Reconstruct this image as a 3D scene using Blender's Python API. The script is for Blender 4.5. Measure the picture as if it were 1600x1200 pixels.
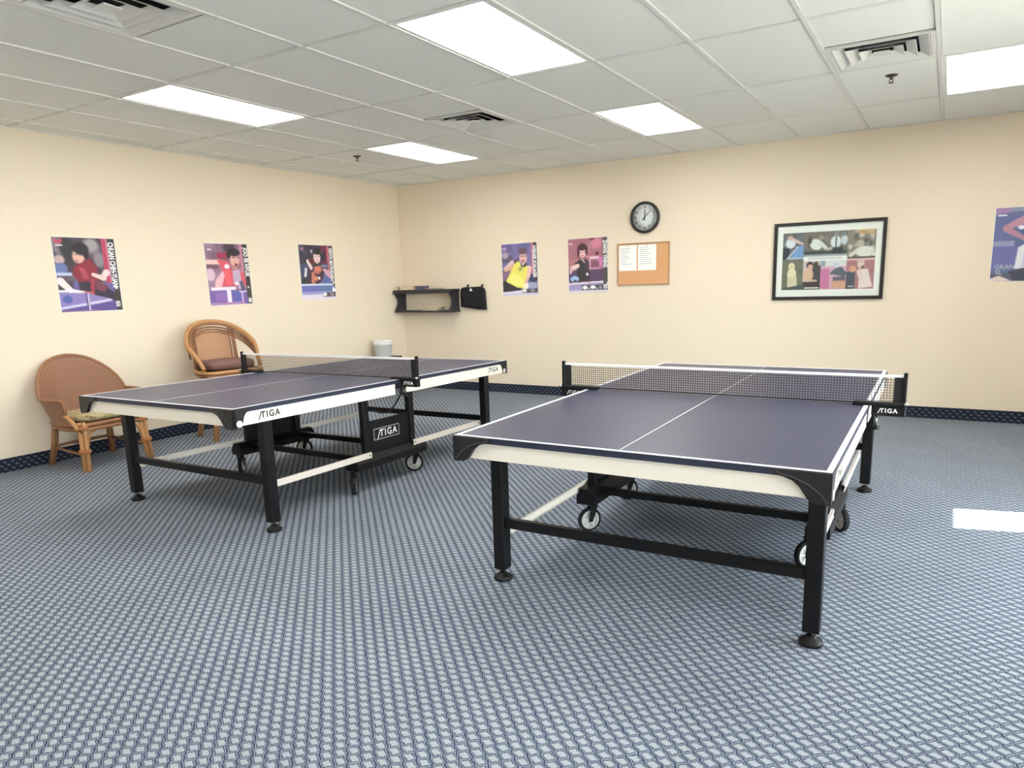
import bpy, math, random
import numpy as np
from mathutils import Vector, Matrix, Euler
random.seed(4)
for o in list(bpy.data.objects): bpy.data.objects.remove(o, do_unlink=True)
SC = bpy.context.scene
COL = SC.collection
PI = math.pi

# ------------------------------------------------------------------ camera
CAM = dict(f=1112.09, cx=815.78, cy=662.11, yaw=-0.5374, pit=0.1954, rol=-0.0290, loc=(1.9858, -5.5435, 1.3966))
def make_camera():
    y, p, r = CAM['yaw'], CAM['pit'], CAM['rol']
    fwd = Vector((math.sin(y)*math.cos(p), math.cos(y)*math.cos(p), -math.sin(p)))
    rt = Vector((math.cos(y), -math.sin(y), 0)); up = rt.cross(fwd)
    r2 = rt*math.cos(r)+up*math.sin(r); u2 = up*math.cos(r)-rt*math.sin(r)
    m = Matrix((r2, u2, -fwd)).transposed().to_4x4(); m.translation = Vector(CAM['loc'])
    cd = bpy.data.cameras.new('camera'); c = bpy.data.objects.new('camera', cd); COL.objects.link(c)
    c.matrix_world = m
    cd.sensor_fit = 'HORIZONTAL'; cd.sensor_width = 36; cd.lens = CAM['f']*36/1600
    cd.shift_x = (800-CAM['cx'])/1600; cd.shift_y = (CAM['cy']-600)/1600
    cd.clip_start = 0.05
    SC.camera = c
make_camera()

# ------------------------------------------------------------------ light and exposure
SC.view_settings.view_transform = 'Standard'; SC.view_settings.look = 'None'
SC.view_settings.gamma = 1; SC.view_settings.use_curve_mapping = False
SC.view_settings.exposure = 0.63
SKY_STRENGTH = 15.0
SUN_STRENGTH = 45.0
LAMP_STRENGTH = 8.5
w = bpy.data.worlds.new('world'); SC.world = w; w.use_nodes = True
wt = w.node_tree; bg = wt.nodes['Background']
bg.inputs['Color'].default_value = (0.86, 0.93, 1.0, 1); bg.inputs['Strength'].default_value = SKY_STRENGTH
sd = bpy.data.lights.new('sun', 'SUN'); so = bpy.data.objects.new('sun', sd); COL.objects.link(so)
sd.energy = SUN_STRENGTH; sd.angle = math.radians(0.6); sd.color = (1.0, 0.96, 0.88)
# light travels from +X (slightly +Y) downwards at 48 degrees
sdir = Vector((-0.975*math.cos(math.radians(48)), -0.222*math.cos(math.radians(48)), -math.sin(math.radians(48))))
so.rotation_euler = sdir.to_track_quat('-Z', 'Y').to_euler(); so.location = (8, 0, 6)

# ------------------------------------------------------------------ room numbers
YB, XL, H = 2.269, -4.531, 2.718      # back wall, left wall, ceiling
XR, YF = 3.90, -7.20                  # right wall, front wall (behind the camera)
TB, TA = 0.6096, 1.2192               # ceiling cell
BH = 0.112                            # baseboard height

# ------------------------------------------------------------------ materials
def lin(c):
    return tuple(((v/255)/12.92 if v/255 <= 0.04045 else ((v/255+0.055)/1.055)**2.4) for v in c[:3])
MATS = {}
def nn(t, typ, **kw):
    n = t.nodes.new(typ)
    for k, v in kw.items():
        if k in n.inputs: n.inputs[k].default_value = v
        else: setattr(n, k, v)
    return n
def base(name):
    m = bpy.data.materials.new(name); m.use_nodes = True
    t = m.node_tree; b = t.nodes['Principled BSDF']; MATS[name] = m
    return m, t, b
def plain(name, col, rough=0.5, metal=0.0, var=0.06, scale=20.0, bump=0.0, spec=0.5, coat=0.0, stretch=None):
    """procedural material: two close shades mixed by noise, optional bump"""
    if name in MATS: return MATS[name]
    m, t, b = base(name)
    tc = nn(t, 'ShaderNodeTexCoord'); src = tc.outputs['Object']
    if stretch:
        mp = nn(t, 'ShaderNodeMapping'); mp.inputs['Scale'].default_value = stretch
        t.links.new(src, mp.inputs['Vector']); src = mp.outputs['Vector']
    no = nn(t, 'ShaderNodeTexNoise', Scale=scale, Detail=4.0); t.links.new(src, no.inputs['Vector'])
    mx = nn(t, 'ShaderNodeMix', data_type='RGBA')
    c = lin(col)
    mx.inputs['A'].default_value = (*[v*(1-var) for v in c], 1)
    mx.inputs['B'].default_value = (*[min(1, v*(1+var)) for v in c], 1)
    t.links.new(no.outputs['Fac'], mx.inputs['Factor']); t.links.new(mx.outputs['Result'], b.inputs['Base Color'])
    b.inputs['Roughness'].default_value = rough; b.inputs['Metallic'].default_value = metal
    b.inputs['Specular IOR Level'].default_value = spec
    if coat: b.inputs['Coat Weight'].default_value = coat; b.inputs['Coat Roughness'].default_value = 0.15
    if bump:
        bp = nn(t, 'ShaderNodeBump', Strength=bump, Distance=0.01)
        t.links.new(no.outputs['Fac'], bp.inputs['Height']); t.links.new(bp.outputs['Normal'], b.inputs['Normal'])
    return m
def mth(t, op, a, b=None, c=None):
    n = t.nodes.new('ShaderNodeMath'); n.operation = op
    for i, v in enumerate((a, b, c)):
        if v is None: continue
        if isinstance(v, (int, float)): n.inputs[i].default_value = v
        else: t.links.new(v, n.inputs[i])
    return n.outputs[0]
def carpet(name, light, mid, dark, axes='XY', pitch=0.0404, rough=0.9, dot=0.28):
    """woven loop carpet: squares set at 45 degrees, dark double lines between, speckled yarn"""
    m, t, b = base(name)
    tc = nn(t, 'ShaderNodeTexCoord')
    wob = nn(t, 'ShaderNodeTexNoise', Scale=70.0, Detail=1.0); t.links.new(tc.outputs['Object'], wob.inputs['Vector'])
    sx = nn(t, 'ShaderNodeSeparateXYZ'); t.links.new(tc.outputs['Object'], sx.inputs[0])
    A = sx.outputs[axes[0]]; B = sx.outputs[axes[1]]
    k = 1/(math.sqrt(2)*pitch)
    wv = mth(t, 'MULTIPLY', mth(t, 'SUBTRACT', wob.outputs['Fac'], 0.5), 0.24)
    u = mth(t, 'ADD', mth(t, 'MULTIPLY', mth(t, 'ADD', A, B), k), wv)
    v = mth(t, 'ADD', mth(t, 'MULTIPLY', mth(t, 'SUBTRACT', A, B), k), wv)
    # the yarn steps sideways once in every square, which gives the lines their zigzag
    u = mth(t, 'ADD', u, mth(t, 'MULTIPLY', mth(t, 'SINE', mth(t, 'MULTIPLY', v, 2*PI)), 0.07))
    du = mth(t, 'ABSOLUTE', mth(t, 'SUBTRACT', mth(t, 'FRACT', u), 0.5))
    dv = mth(t, 'ABSOLUTE', mth(t, 'SUBTRACT', mth(t, 'FRACT', v), 0.5))
    d = mth(t, 'MAXIMUM', mth(t, 'MULTIPLY', du, 1.10), mth(t, 'MULTIPLY', dv, 0.87))
    rp = nn(t, 'ShaderNodeValToRGB'); e = rp.color_ramp
    L_, M_, D_ = [(*lin(c), 1) for c in (light, mid, dark)]
    e.elements[0].position = dot; e.elements[0].color = L_
    e.elements[1].position = dot+0.05; e.elements[1].color = D_
    for pos, c in ((dot+0.085, D_), (dot+0.12, M_), (0.455, M_), (0.49, D_)):
        x = e.elements.new(pos); x.color = c
    t.links.new(d, rp.inputs['Fac'])
    sp = nn(t, 'ShaderNodeTexNoise', Scale=420.0, Detail=2.0); t.links.new(tc.outputs['Object'], sp.inputs['Vector'])
    big = nn(t, 'ShaderNodeTexNoise', Scale=2.2, Detail=3.0); t.links.new(tc.outputs['Object'], big.inputs['Vector'])
    f = mth(t, 'ADD', mth(t, 'MULTIPLY', sp.outputs['Fac'], 1.5), 0.25)
    f = mth(t, 'MULTIPLY', f, mth(t, 'ADD', mth(t, 'MULTIPLY', big.outputs['Fac'], 0.3), 0.85))
    mx = nn(t, 'ShaderNodeMix', data_type='RGBA', blend_type='MULTIPLY'); mx.inputs['Factor'].default_value = 1
    cb = nn(t, 'ShaderNodeCombineColor')
    for i in range(3): t.links.new(f, cb.inputs[i])
    t.links.new(rp.outputs['Color'], mx.inputs['A']); t.links.new(cb.outputs[0], mx.inputs['B'])
    t.links.new(mx.outputs['Result'], b.inputs['Base Color'])
    b.inputs['Roughness'].default_value = rough; b.inputs['Specular IOR Level'].default_value = 0.15
    hgt = mth(t, 'ADD', mth(t, 'MULTIPLY', d, -1.0), mth(t, 'MULTIPLY', sp.outputs['Fac'], 0.35))
    bp = nn(t, 'ShaderNodeBump', Strength=0.5, Distance=0.006)
    t.links.new(hgt, bp.inputs['Height']); t.links.new(bp.outputs['Normal'], b.inputs['Normal'])
    return m
def emit(name, col, strength):
    m, t, b = base(name)
    tc = nn(t, 'ShaderNodeTexCoord'); no = nn(t, 'ShaderNodeTexNoise', Scale=60.0); t.links.new(tc.outputs['Object'], no.inputs['Vector'])
    s = mth(t, 'MULTIPLY', mth(t, 'ADD', mth(t, 'MULTIPLY', no.outputs['Fac'], 0.06), 0.97), strength)
    b.inputs['Base Color'].default_value = (0.9, 0.9, 0.9, 1)
    b.inputs['Emission Color'].default_value = (*col, 1); t.links.new(s, b.inputs['Emission Strength'])
    return m
def glass(name):
    m = bpy.data.materials.new(name); m.use_nodes = True; t = m.node_tree; MATS[name] = m
    for n in list(t.nodes):
        if n.type != 'OUTPUT_MATERIAL': t.nodes.remove(n)
    out = t.nodes['Material Output']
    tr = nn(t, 'ShaderNodeBsdfTransparent'); tr.inputs['Color'].default_value = (0.97, 0.985, 0.98, 1)
    gl = nn(t, 'ShaderNodeBsdfGlossy', Roughness=0.02)
    fr = nn(t, 'ShaderNodeFresnel', IOR=1.2)
    mx = nn(t, 'ShaderNodeMixShader')
    t.links.new(fr.outputs[0], mx.inputs[0]); t.links.new(tr.outputs[0], mx.inputs[1]); t.links.new(gl.outputs[0], mx.inputs[2])
    t.links.new(mx.outputs[0], out.inputs['Surface'])
    return m
def printed(name, rough=0.35):
    """flat print: the ink colours stored on the sheet itself, with a little paper grain"""
    m, t, b = base(name)
    at = nn(t, 'ShaderNodeAttribute', attribute_name='ink')
    tc = nn(t, 'ShaderNodeTexCoord'); no = nn(t, 'ShaderNodeTexNoise', Scale=400.0); t.links.new(tc.outputs['Object'], no.inputs['Vector'])
    f = mth(t, 'ADD', mth(t, 'MULTIPLY', no.outputs['Fac'], 0.12), 0.94)
    cb = nn(t, 'ShaderNodeCombineColor')
    for i in range(3): t.links.new(f, cb.inputs[i])
    mx = nn(t, 'ShaderNodeMix', data_type='RGBA', blend_type='MULTIPLY'); mx.inputs['Factor'].default_value = 1
    t.links.new(at.outputs['Color'], mx.inputs['A']); t.links.new(cb.outputs[0], mx.inputs['B'])
    t.links.new(mx.outputs['Result'], b.inputs['Base Color']); b.inputs['Roughness'].default_value = rough
    return m
def weave(name, c1, c2, scale, rough=0.55):
    """fine cane / wicker weave"""
    m, t, b = base(name)
    tc = nn(t, 'ShaderNodeTexCoord')
    w1 = nn(t, 'ShaderNodeTexWave', Scale=scale, Distortion=0.6); w1.bands_direction = 'Z'
    w2 = nn(t, 'ShaderNodeTexWave', Scale=scale, Distortion=0.6); w2.bands_direction = 'Y'
    for x in (w1, w2): t.links.new(tc.outputs['Object'], x.inputs['Vector'])
    f = mth(t, 'MULTIPLY', w1.outputs['Fac'], w2.outputs['Fac'])
    mx = nn(t, 'ShaderNodeMix', data_type='RGBA'); t.links.new(f, mx.inputs['Factor'])
    mx.inputs['A'].default_value = (*lin(c1), 1); mx.inputs['B'].default_value = (*lin(c2), 1)
    t.links.new(mx.outputs['Result'], b.inputs['Base Color']); b.inputs['Roughness'].default_value = rough
    bp = nn(t, 'ShaderNodeBump', Strength=0.4, Distance=0.003)
    t.links.new(f, bp.inputs['Height']); t.links.new(bp.outputs['Normal'], b.inputs['Normal'])
    return m
def floral(name):
    m, t, b = base(name)
    tc = nn(t, 'ShaderNodeTexCoord')
    no = nn(t, 'ShaderNodeTexNoise', Scale=14.0, Detail=3.0, Distortion=1.5); t.links.new(tc.outputs['Object'], no.inputs['Vector'])
    rp = nn(t, 'ShaderNodeValToRGB'); e = rp.color_ramp
    e.elements[0].position = 0.36; e.elements[0].color = (*lin((122, 104, 78)), 1)
    e.elements[1].position = 0.5; e.elements[1].color = (*lin((206, 190, 150)), 1)
    x = e.elements.new(0.64); x.color = (*lin((160, 150, 105)), 1)
    t.links.new(no.outputs['Fac'], rp.inputs['Fac']); t.links.new(rp.outputs['Color'], b.inputs['Base Color'])
    b.inputs['Roughness'].default_value = 0.85
    return m

plain('wall_paint', (238, 223, 200), 0.62, var=0.015, scale=3.0, spec=0.3)
plain('tile', (240, 240, 234), 0.9, var=0.05, scale=160.0, bump=0.25, spec=0.1)
plain('grid_metal', (226, 226, 221), 0.45, var=0.02)
plain('slab', (120, 120, 118), 0.9)
carpet('carpet', (158, 165, 173), (130, 139, 153), (52, 64, 85), dot=0.28)
carpet('carpet_base_x', (88, 94, 108), (42, 48, 62), (27, 32, 44), 'XZ', dot=0.21)
carpet('carpet_base_y', (88, 94, 108), (42, 48, 62), (27, 32, 44), 'YZ', dot=0.21)
emit('lamp_lens', (1.0, 0.985, 0.95), LAMP_STRENGTH)
plain('lamp_frame', (236, 236, 232), 0.4, var=0.02)
plain('vent_metal', (226, 226, 222), 0.4, var=0.03)
plain('vent_dark', (74, 76, 80), 0.9)
plain('chrome', (190, 188, 184), 0.25, 1.0)
plain('bronze', (92, 80, 74), 0.4, 0.8)
plain('top_blue', (52, 56, 86), 0.36, var=0.04, scale=120, spec=0.6)
plain('edge_navy', (36, 42, 62), 0.5, var=0.05)
plain('line_white', (244, 244, 246), 0.45, var=0.01)
plain('apron_white', (234, 227, 214), 0.42, var=0.015)
plain('black_steel', (15, 15, 18), 0.45, var=0.1, spec=0.3)
plain('black_plastic', (15, 15, 17), 0.5, var=0.1, spec=0.3)
plain('cap_black', (22, 22, 25), 0.42, var=0.12)
plain('rubber', (14, 14, 16), 0.8, var=0.1)
plain('hub_grey', (214, 212, 206), 0.45, var=0.04)
plain('logo_white', (242, 242, 242), 0.5, var=0.01)
plain('logo_black', (18, 18, 20), 0.5, var=0.05)
plain('net_black', (22, 22, 24), 0.8, var=0.1)
plain('rattan', (190, 140, 90), 0.42, var=0.22, scale=26, bump=0.1, stretch=(1, 1, 0.4))
plain('rattan_brown', (150, 104, 70), 0.42, var=0.25, scale=26, bump=0.1, stretch=(1, 1, 0.4))
plain('binding', (172, 112, 62), 0.5, var=0.15, scale=60)
weave('wicker', (146, 104, 80), (182, 138, 110), 140)
weave('cane', (176, 128, 92), (222, 182, 146), 110)
floral('cushion_floral')
plain('cushion_brown', (126, 92, 84), 0.8, var=0.1, scale=50, bump=0.15)
plain('dark_wood', (58, 50, 50), 0.5, var=0.2, scale=9, stretch=(1, 6, 6))
plain('swivel_brown', (74, 46, 38), 0.5)
plain('shelf_paint', (52, 50, 54), 0.5, var=0.12)
plain('bag_black', (24, 23, 25), 0.85, var=0.2, scale=30, bump=0.3)
plain('book_tan', (222, 172, 112), 0.6)
plain('box_grey', (98, 92, 110), 0.6)
plain('paper', (250, 249, 244), 0.7, var=0.01)
plain('paper_cream', (226, 214, 188), 0.7, var=0.05)
plain('ink_grey', (176, 182, 192), 0.7)
plain('bucket_white', (246, 246, 244), 0.4, var=0.01)
plain('cork', (222, 168, 120), 0.9, var=0.14, scale=220, bump=0.2)
plain('board_frame', (182, 148, 112), 0.45, var=0.1, scale=12)
plain('cap_line', (92, 92, 96), 0.5)
plain('clock_black', (40, 38, 40), 0.35, var=0.1)
plain('dial', (250, 250, 252), 0.4, var=0.01)
plain('frame_black', (34, 32, 32), 0.35, var=0.1)
plain('mat_white', (248, 247, 240), 0.7, var=0.01)
plain('sheet_white', (240, 240, 240), 0.5, var=0.01)
plain('outlet', (238, 226, 204), 0.4, var=0.02)
plain('slot_dark', (70, 62, 54), 0.6)
plain('alu', (200, 200, 200), 0.35, 0.9)
plain('ground', (150, 148, 140), 0.9, var=0.15, scale=2)
glass('glass')
printed('print')
def M(n): return MATS[n]

# ------------------------------------------------------------------ mesh builder
class MB:
    def __init__(s): s.v = []; s.f = []; s.sm = []
    def add(s, vs, fs, smooth=False):
        k = len(s.v); s.v += [tuple(x) for x in vs]
        for f in fs: s.f.append(tuple(i+k for i in f)); s.sm.append(smooth)
        return s
    def box(s, x0, x1, y0, y1, z0, z1, bev=0.0):
        if bev <= 0:
            vs = [(x, y, z) for z in (z0, z1) for y in (y0, y1) for x in (x0, x1)]
            return s.add(vs, [(0, 2, 3, 1), (4, 5, 7, 6), (0, 1, 5, 4), (2, 6, 7, 3), (0, 4, 6, 2), (1, 3, 7, 5)])
        b = bev  # chamfered in all directions
        vs = []; idx = {}
        for sx in (0, 1):
            for sy in (0, 1):
                for sz in (0, 1):
                    X = (x0, x1)[sx]; Y = (y0, y1)[sy]; Z = (z0, z1)[sz]
                    dx = b if sx == 0 else -b; dy = b if sy == 0 else -b; dz = b if sz == 0 else -b
                    for a, pt in (('x', (X, Y+dy, Z+dz)), ('y', (X+dx, Y, Z+dz)), ('z', (X+dx, Y+dy, Z))):
                        idx[(sx, sy, sz, a)] = len(vs); vs.append(pt)
        I = lambda *k: idx[k]
        fs = []
        for q in (0, 1):
            f = [I(q, 0, 0, 'x'), I(q, 1, 0, 'x'), I(q, 1, 1, 'x'), I(q, 0, 1, 'x')]; fs.append(f if q else f[::-1])
            f = [I(0, q, 0, 'y'), I(1, q, 0, 'y'), I(1, q, 1, 'y'), I(0, q, 1, 'y')]; fs.append(f[::-1] if q else f)
            f = [I(0, 0, q, 'z'), I(1, 0, q, 'z'), I(1, 1, q, 'z'), I(0, 1, q, 'z')]; fs.append(f if q else f[::-1])
        for a in (0, 1):
            for c in (0, 1):
                fs.append([I(a, c, 0, 'x'), I(a, c, 1, 'x'), I(a, c, 1, 'y'), I(a, c, 0, 'y')])
                fs.append([I(a, 0, c, 'x'), I(a, 1, c, 'x'), I(a, 1, c, 'z'), I(a, 0, c, 'z')])
                fs.append([I(0, a, c, 'y'), I(1, a, c, 'y'), I(1, a, c, 'z'), I(0, a, c, 'z')])
        for a in (0, 1):
            for c in (0, 1):
                for e in (0, 1): fs.append([I(a, c, e, 'x'), I(a, c, e, 'y'), I(a, c, e, 'z')])
        return s.add(vs, fs)
    def prism(s, pts, axis, a0, a1):
        """polygon pts (in the two remaining axes, in xyz order) extruded along axis"""
        n = len(pts); vs = []
        for a in (a0, a1):
            for p in pts:
                vs.append({'x': (a, p[0], p[1]), 'y': (p[0], a, p[1]), 'z': (p[0], p[1], a)}[axis])
        fs = [tuple(range(n))[::-1], tuple(range(n, 2*n))]
        for i in range(n): j = (i+1) % n; fs.append((i, j, n+j, n+i))
        return s.add(vs, fs)
    def tube(s, pts, r, n=10, closed=False, smooth=True):
        pts = [Vector(p) for p in pts]; rs = r if isinstance(r, (list, tuple)) else [r]*len(pts)
        vs = []; N = len(pts); prev = None
        for i, p in enumerate(pts):
            a = pts[i-1] if (i or closed) else p; b = pts[(i+1) % N] if (i < N-1 or closed) else p
            d = (b-a).normalized()
            if prev is None: u = d.orthogonal().normalized()
            else: u = (prev-d*prev.dot(d)).normalized()
            prev = u; q = d.cross(u)
            for k in range(n):
                an = 2*PI*k/n; vs.append(p+(u*math.cos(an)+q*math.sin(an))*rs[i])
        fs = []
        for i in range(N if closed else N-1):
            j = (i+1) % N
            for k in range(n): l = (k+1) % n; fs.append((i*n+k, i*n+l, j*n+l, j*n+k))
        s.add(vs, fs, smooth)
        if not closed:
            k = len(s.v)-len(vs)
            s.f.append(tuple(k+i for i in range(n))[::-1]); s.sm.append(False)
            s.f.append(tuple(k+(N-1)*n+i for i in range(n))); s.sm.append(False)
        return s
    def lathe(s, prof, n=24, origin=(0, 0, 0), axis='z', smooth=True, caps=True):
        vs = []; fs = []; ox, oy, oz = origin
        for (r, h) in prof:
            for k in range(n):
                a = 2*PI*k/n; c, q = r*math.cos(a), r*math.sin(a)
                vs.append({'z': (ox+c, oy+q, oz+h), 'x': (ox+h, oy+c, oz+q), 'y': (ox+c, oy+h, oz+q)}[axis])
        for i in range(len(prof)-1):
            for k in range(n): l = (k+1) % n; fs.append((i*n+k, i*n+l, (i+1)*n+l, (i+1)*n+k))
        s.add(vs, fs, smooth)
        k0 = len(s.v)-len(vs)
        if caps and prof[0][0] > 1e-6: s.f.append(tuple(k0+i for i in range(n))[::-1]); s.sm.append(False)
        if caps and prof[-1][0] > 1e-6: s.f.append(tuple(k0+(len(prof)-1)*n+i for i in range(n))); s.sm.append(False)
        return s
    def grid(s, P, smooth=True, closed_u=False):
        """P[i][j] rows of points"""
        nu, nv = len(P), len(P[0]); vs = [p for row in P for p in row]; fs = []
        for i in range(nu-1 if not closed_u else nu):
            for j in range(nv-1): a = (i+1) % nu; fs.append((i*nv+j, a*nv+j, a*nv+j+1, i*nv+j+1))
        return s.add(vs, fs, smooth)
    def xf(s, m): s.v = [tuple(m @ Vector(p)) for p in s.v]; return s
    def mesh(s, name, mat):
        me = bpy.data.meshes.new(name); me.from_pydata(s.v, [], s.f); me.update()
        me.polygons.foreach_set('use_smooth', s.sm)
        import bmesh
        bm = bmesh.new(); bm.from_mesh(me); bmesh.ops.recalc_face_normals(bm, faces=bm.faces); bm.to_mesh(me); bm.free()
        if mat: me.materials.append(M(mat))
        return me
    def build(s, name, mat, parent=None):
        return link(name, s.mesh(name, mat), parent)
def link(name, data, parent=None):
    o = bpy.data.objects.new(name, data); COL.objects.link(o)
    if parent is not None: o.parent = parent
    return o
def box(name, mat, parent, *a, **k): return MB().box(*a, **k).build(name, mat, parent)
def thing(name, label, cat, loc=(0, 0, 0), rot=(0, 0, 0), group=None):
    o = link(name, None); o.location = loc; o.rotation_euler = rot
    tag(o, label, cat, group); return o
def tag(o, label, cat, group=None):
    o['label'] = label; o['category'] = cat
    if group: o['group'] = group
    return o
def struct(o, label=None):
    o['kind'] = 'structure'
    if label: o['label'] = label
    return o
def text_mb(body, size, depth=0.0, sx=1.0, bold=0.0, align='CENTER', space=1.0):
    """flat lettering as mesh, in the local XY plane"""
    cu = bpy.data.curves.new('lettering', 'FONT'); cu.body = body; cu.size = size; cu.offset = bold
    cu.align_x = align; cu.align_y = 'CENTER'; cu.extrude = depth; cu.resolution_u = 3; cu.space_character = space
    ob = bpy.data.objects.new('lettering', cu); COL.objects.link(ob)
    dg = bpy.context.evaluated_depsgraph_get(); dg.update()
    me = ob.evaluated_get(dg).to_mesh()
    mb = MB(); mb.add([(v.co.x*sx, v.co.y, v.co.z) for v in me.vertices], [tuple(p.vertices) for p in me.polygons])
    ob.evaluated_get(dg).to_mesh_clear(); bpy.data.objects.remove(ob); bpy.data.curves.remove(cu)
    return mb
def face_matrix(origin, xdir, ydir):
    x = Vector(xdir).normalized(); y = Vector(ydir).normalized(); z = x.cross(y)
    m = Matrix((x, y, z)).transposed().to_4x4(); m.translation = Vector(origin); return m
def logo_mb(h):
    """slash-shaped S followed by TIGA, centred, cap height h"""
    s = MB()
    P = [(-1.98, -0.64), (-1.78, -0.64), (-1.30, 0.36), (-1.12, 0.36), (-1.05, 0.50), (-1.42, 0.50)]
    s.add([(x*h, y*h, 0) for x, y in P], [(0, 1, 2, 5), (2, 3, 4, 5)])
    t = text_mb('TIGA', h*1.40, sx=1.0, bold=0.035*h, space=1.22)
    cx = sum(p[0] for p in t.v)/len(t.v)
    s.add([(p[0]-cx+0.52*h, p[1], p[2]) for p in t.v], t.f)
    return s

# ------------------------------------------------------------------ the room
fl = MB().box(XL-0.1, XR+0.1, YF-0.1, YB+0.1, -0.05, 0).build('floor', 'carpet'); struct(fl, 'blue grey woven square-pattern carpet')
struct(MB().box(XL-0.1, XR+0.1, YB, YB+0.1, 0, H+0.12).build('wall_back', 'wall_paint'))
struct(MB().box(XL-0.1, XL, YF-0.1, YB, 0, H+0.12).build('wall_left', 'wall_paint'))
# right wall (out of the picture): windows and a narrow glazed door that lets the sun patch in
WINS = [(-6.9, -5.2, 0.45, 2.35), (-3.1, -1.25, 0.30, 2.45)]; DOOR = (-0.73, -0.29, 0.0, 2.15)
mb = MB()
def rw(y0, y1, z0, z1): mb.box(XR, XR+0.1, y0, y1, z0, z1)
edge = YF-0.1
for o_ in sorted(WINS+[DOOR]):
    rw(edge, o_[0], 0, H+0.12); edge = o_[1]
    if o_[2] > 0: rw(o_[0], o_[1], 0, o_[2])
    rw(o_[0], o_[1], o_[3], H+0.12)
rw(edge, YB+0.1, 0, H+0.12)
struct(mb.build('wall_right', 'wall_paint'))
struct(MB().box(XL, XR, YF-0.1, YF, 0, H+0.12).build('wall_front', 'wall_paint'))
def window(name, horiz, a0, a1, z0, z1, pos, n):
    root = struct(link(name, None)); root.location = (0, 0, 0)
    def bar(nm, mat, u0, u1, w0, w1, d0, d1):
        if horiz: return box(nm, mat, root, u0, u1, pos+d0, pos+d1, w0, w1)
        return box(nm, mat, root, pos+d0, pos+d1, u0, u1, w0, w1)
    t = 0.05
    bar('window_frame', 'alu', a0, a1, z0, z0+t, 0.02, 0.08); bar('window_frame', 'alu', a0, a1, z1-t, z1, 0.02, 0.08)
    bar('window_frame', 'alu', a0, a0+t, z0+t, z1-t, 0.02, 0.08); bar('window_frame', 'alu', a1-t, a1, z0+t, z1-t, 0.02, 0.08)
    step = (a1-a0)/n
    for i in range(1, n): bar('window_mullion', 'alu', a0+i*step-0.02, a0+i*step+0.02, z0+t, z1-t, 0.025, 0.075)
    for i in range(n):
        bar('pane', 'glass', a0+i*step+(t if i == 0 else 0.02), a0+(i+1)*step-(t if i == n-1 else 0.02), z0+t, z1-t, 0.047, 0.053)
    return root
for k_, w_ in enumerate(WINS): window('window_%d' % (k_+1), False, *w_, XR, 2)
# added overhang: keeps direct sun off the windows, with a gap for the door
struct(MB().box(XR+0.1, XR+2.1, YF-1.0, -0.75, 2.62, 2.74).box(XR+0.1, XR+2.1, 0.27, YB+3.0, 2.62, 2.74).build('sun_block_slab', 'slab'), 'added unseen slab outside that blocks the sun from the windows')
dr = struct(link('door_1', None))
for a in ((DOOR[0], DOOR[0]+0.03, 0, DOOR[3]), (DOOR[1]-0.03, DOOR[1], 0, DOOR[3])):
    box('door_stile', 'alu', dr, XR+0.03, XR+0.07, *a)
box('door_rail', 'alu', dr, XR+0.03, XR+0.07, DOOR[0]+0.03, DOOR[1]-0.03, 0, 0.08)
box('door_rail', 'alu', dr, XR+0.03, XR+0.07, DOOR[0]+0.03, DOOR[1]-0.03, DOOR[3]-0.04, DOOR[3])
box('pane', 'glass', dr, XR+0.047, XR+0.053, DOOR[0]+0.03, DOOR[1]-0.03, 0.08, DOOR[3]-0.04)
MB().box(XR+0.1, XR+30, -30, 30, -0.25, -0.15).build('ground', 'ground'); struct(bpy.data.objects['ground'], 'pale paving outside the windows')
# carpet baseboards
def baseboard(name, mat, *a): struct(MB().box(*a).build(name, mat), 'dark dotted carpet strip along the wall foot')
baseboard('baseboard_back', 'carpet_base_x', XL+0.012, XR-0.012, YB-0.012, YB, 0, BH)
baseboard('baseboard_left', 'carpet_base_y', XL, XL+0.012, YF, YB, 0, BH)
baseboard('baseboard_front', 'carpet_base_x', XL+0.012, XR-0.012, YF, YF+0.012, 0, BH)
baseboard('baseboard_right', 'carpet_base_y', XR-0.012, XR, DOOR[1], YB, 0, BH)

# ceiling: slab, tee bars and lay-in tiles
ceil = struct(MB().box(XL-0.1, XR+0.1, YF-0.1, YB+0.1, H+0.12, H+0.2).build('ceiling', 'slab'), 'suspended ceiling of pale mineral tiles in a metal grid')
cols = [XL]+[i*TB for i in range(-7, 7) if XL+0.02 < i*TB < XR-0.02]+[XR]
rows = [YF]+[j*TA for j in range(-6, 3) if YF+0.02 < j*TA < YB-0.02]+[YB]
LIGHTS = [(i, j) for j in (-6, -4, -2, 0) for i in (-5, -1, 3) if j*TA > YF]
VENTS = [(2, -0.5), (-3, -0.5), (-3, -3.0)]   # column, far-half or near-half start row (in cells)
BW = 0.012
for x in cols[1:-1]: box('ceiling_tee_bar', 'grid_metal', ceil, x-BW, x+BW, YF, YB, H, H+0.03)
for y in rows[1:-1]: box('ceiling_tee_bar', 'grid_metal', ceil, cols[0], cols[-1], y-BW, y+BW, H+0.0012, H+0.028)
box('ceiling_wall_angle', 'grid_metal', ceil, XL, XR, YB-0.02, YB, H-0.001, H+0.02)
box('ceiling_wall_angle', 'grid_metal', ceil, XL, XL+0.02, YF, YB-0.02, H-0.001, H+0.02)
tcache = {}
def tile(x0, x1, y0, y1):
    w_, d_ = round(x1-x0, 4), round(y1-y0, 4)
    if (w_, d_) not in tcache:
        tcache[(w_, d_)] = MB().box(-w_/2, w_/2, -d_/2, d_/2, 0, 0.016).mesh('ceiling_tile', 'tile')
    o = link('ceiling_tile', tcache[(w_, d_)], ceil); o.location = ((x0+x1)/2, (y0+y1)/2, H+0.007+random.uniform(-0.001, 0.0015))
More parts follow.
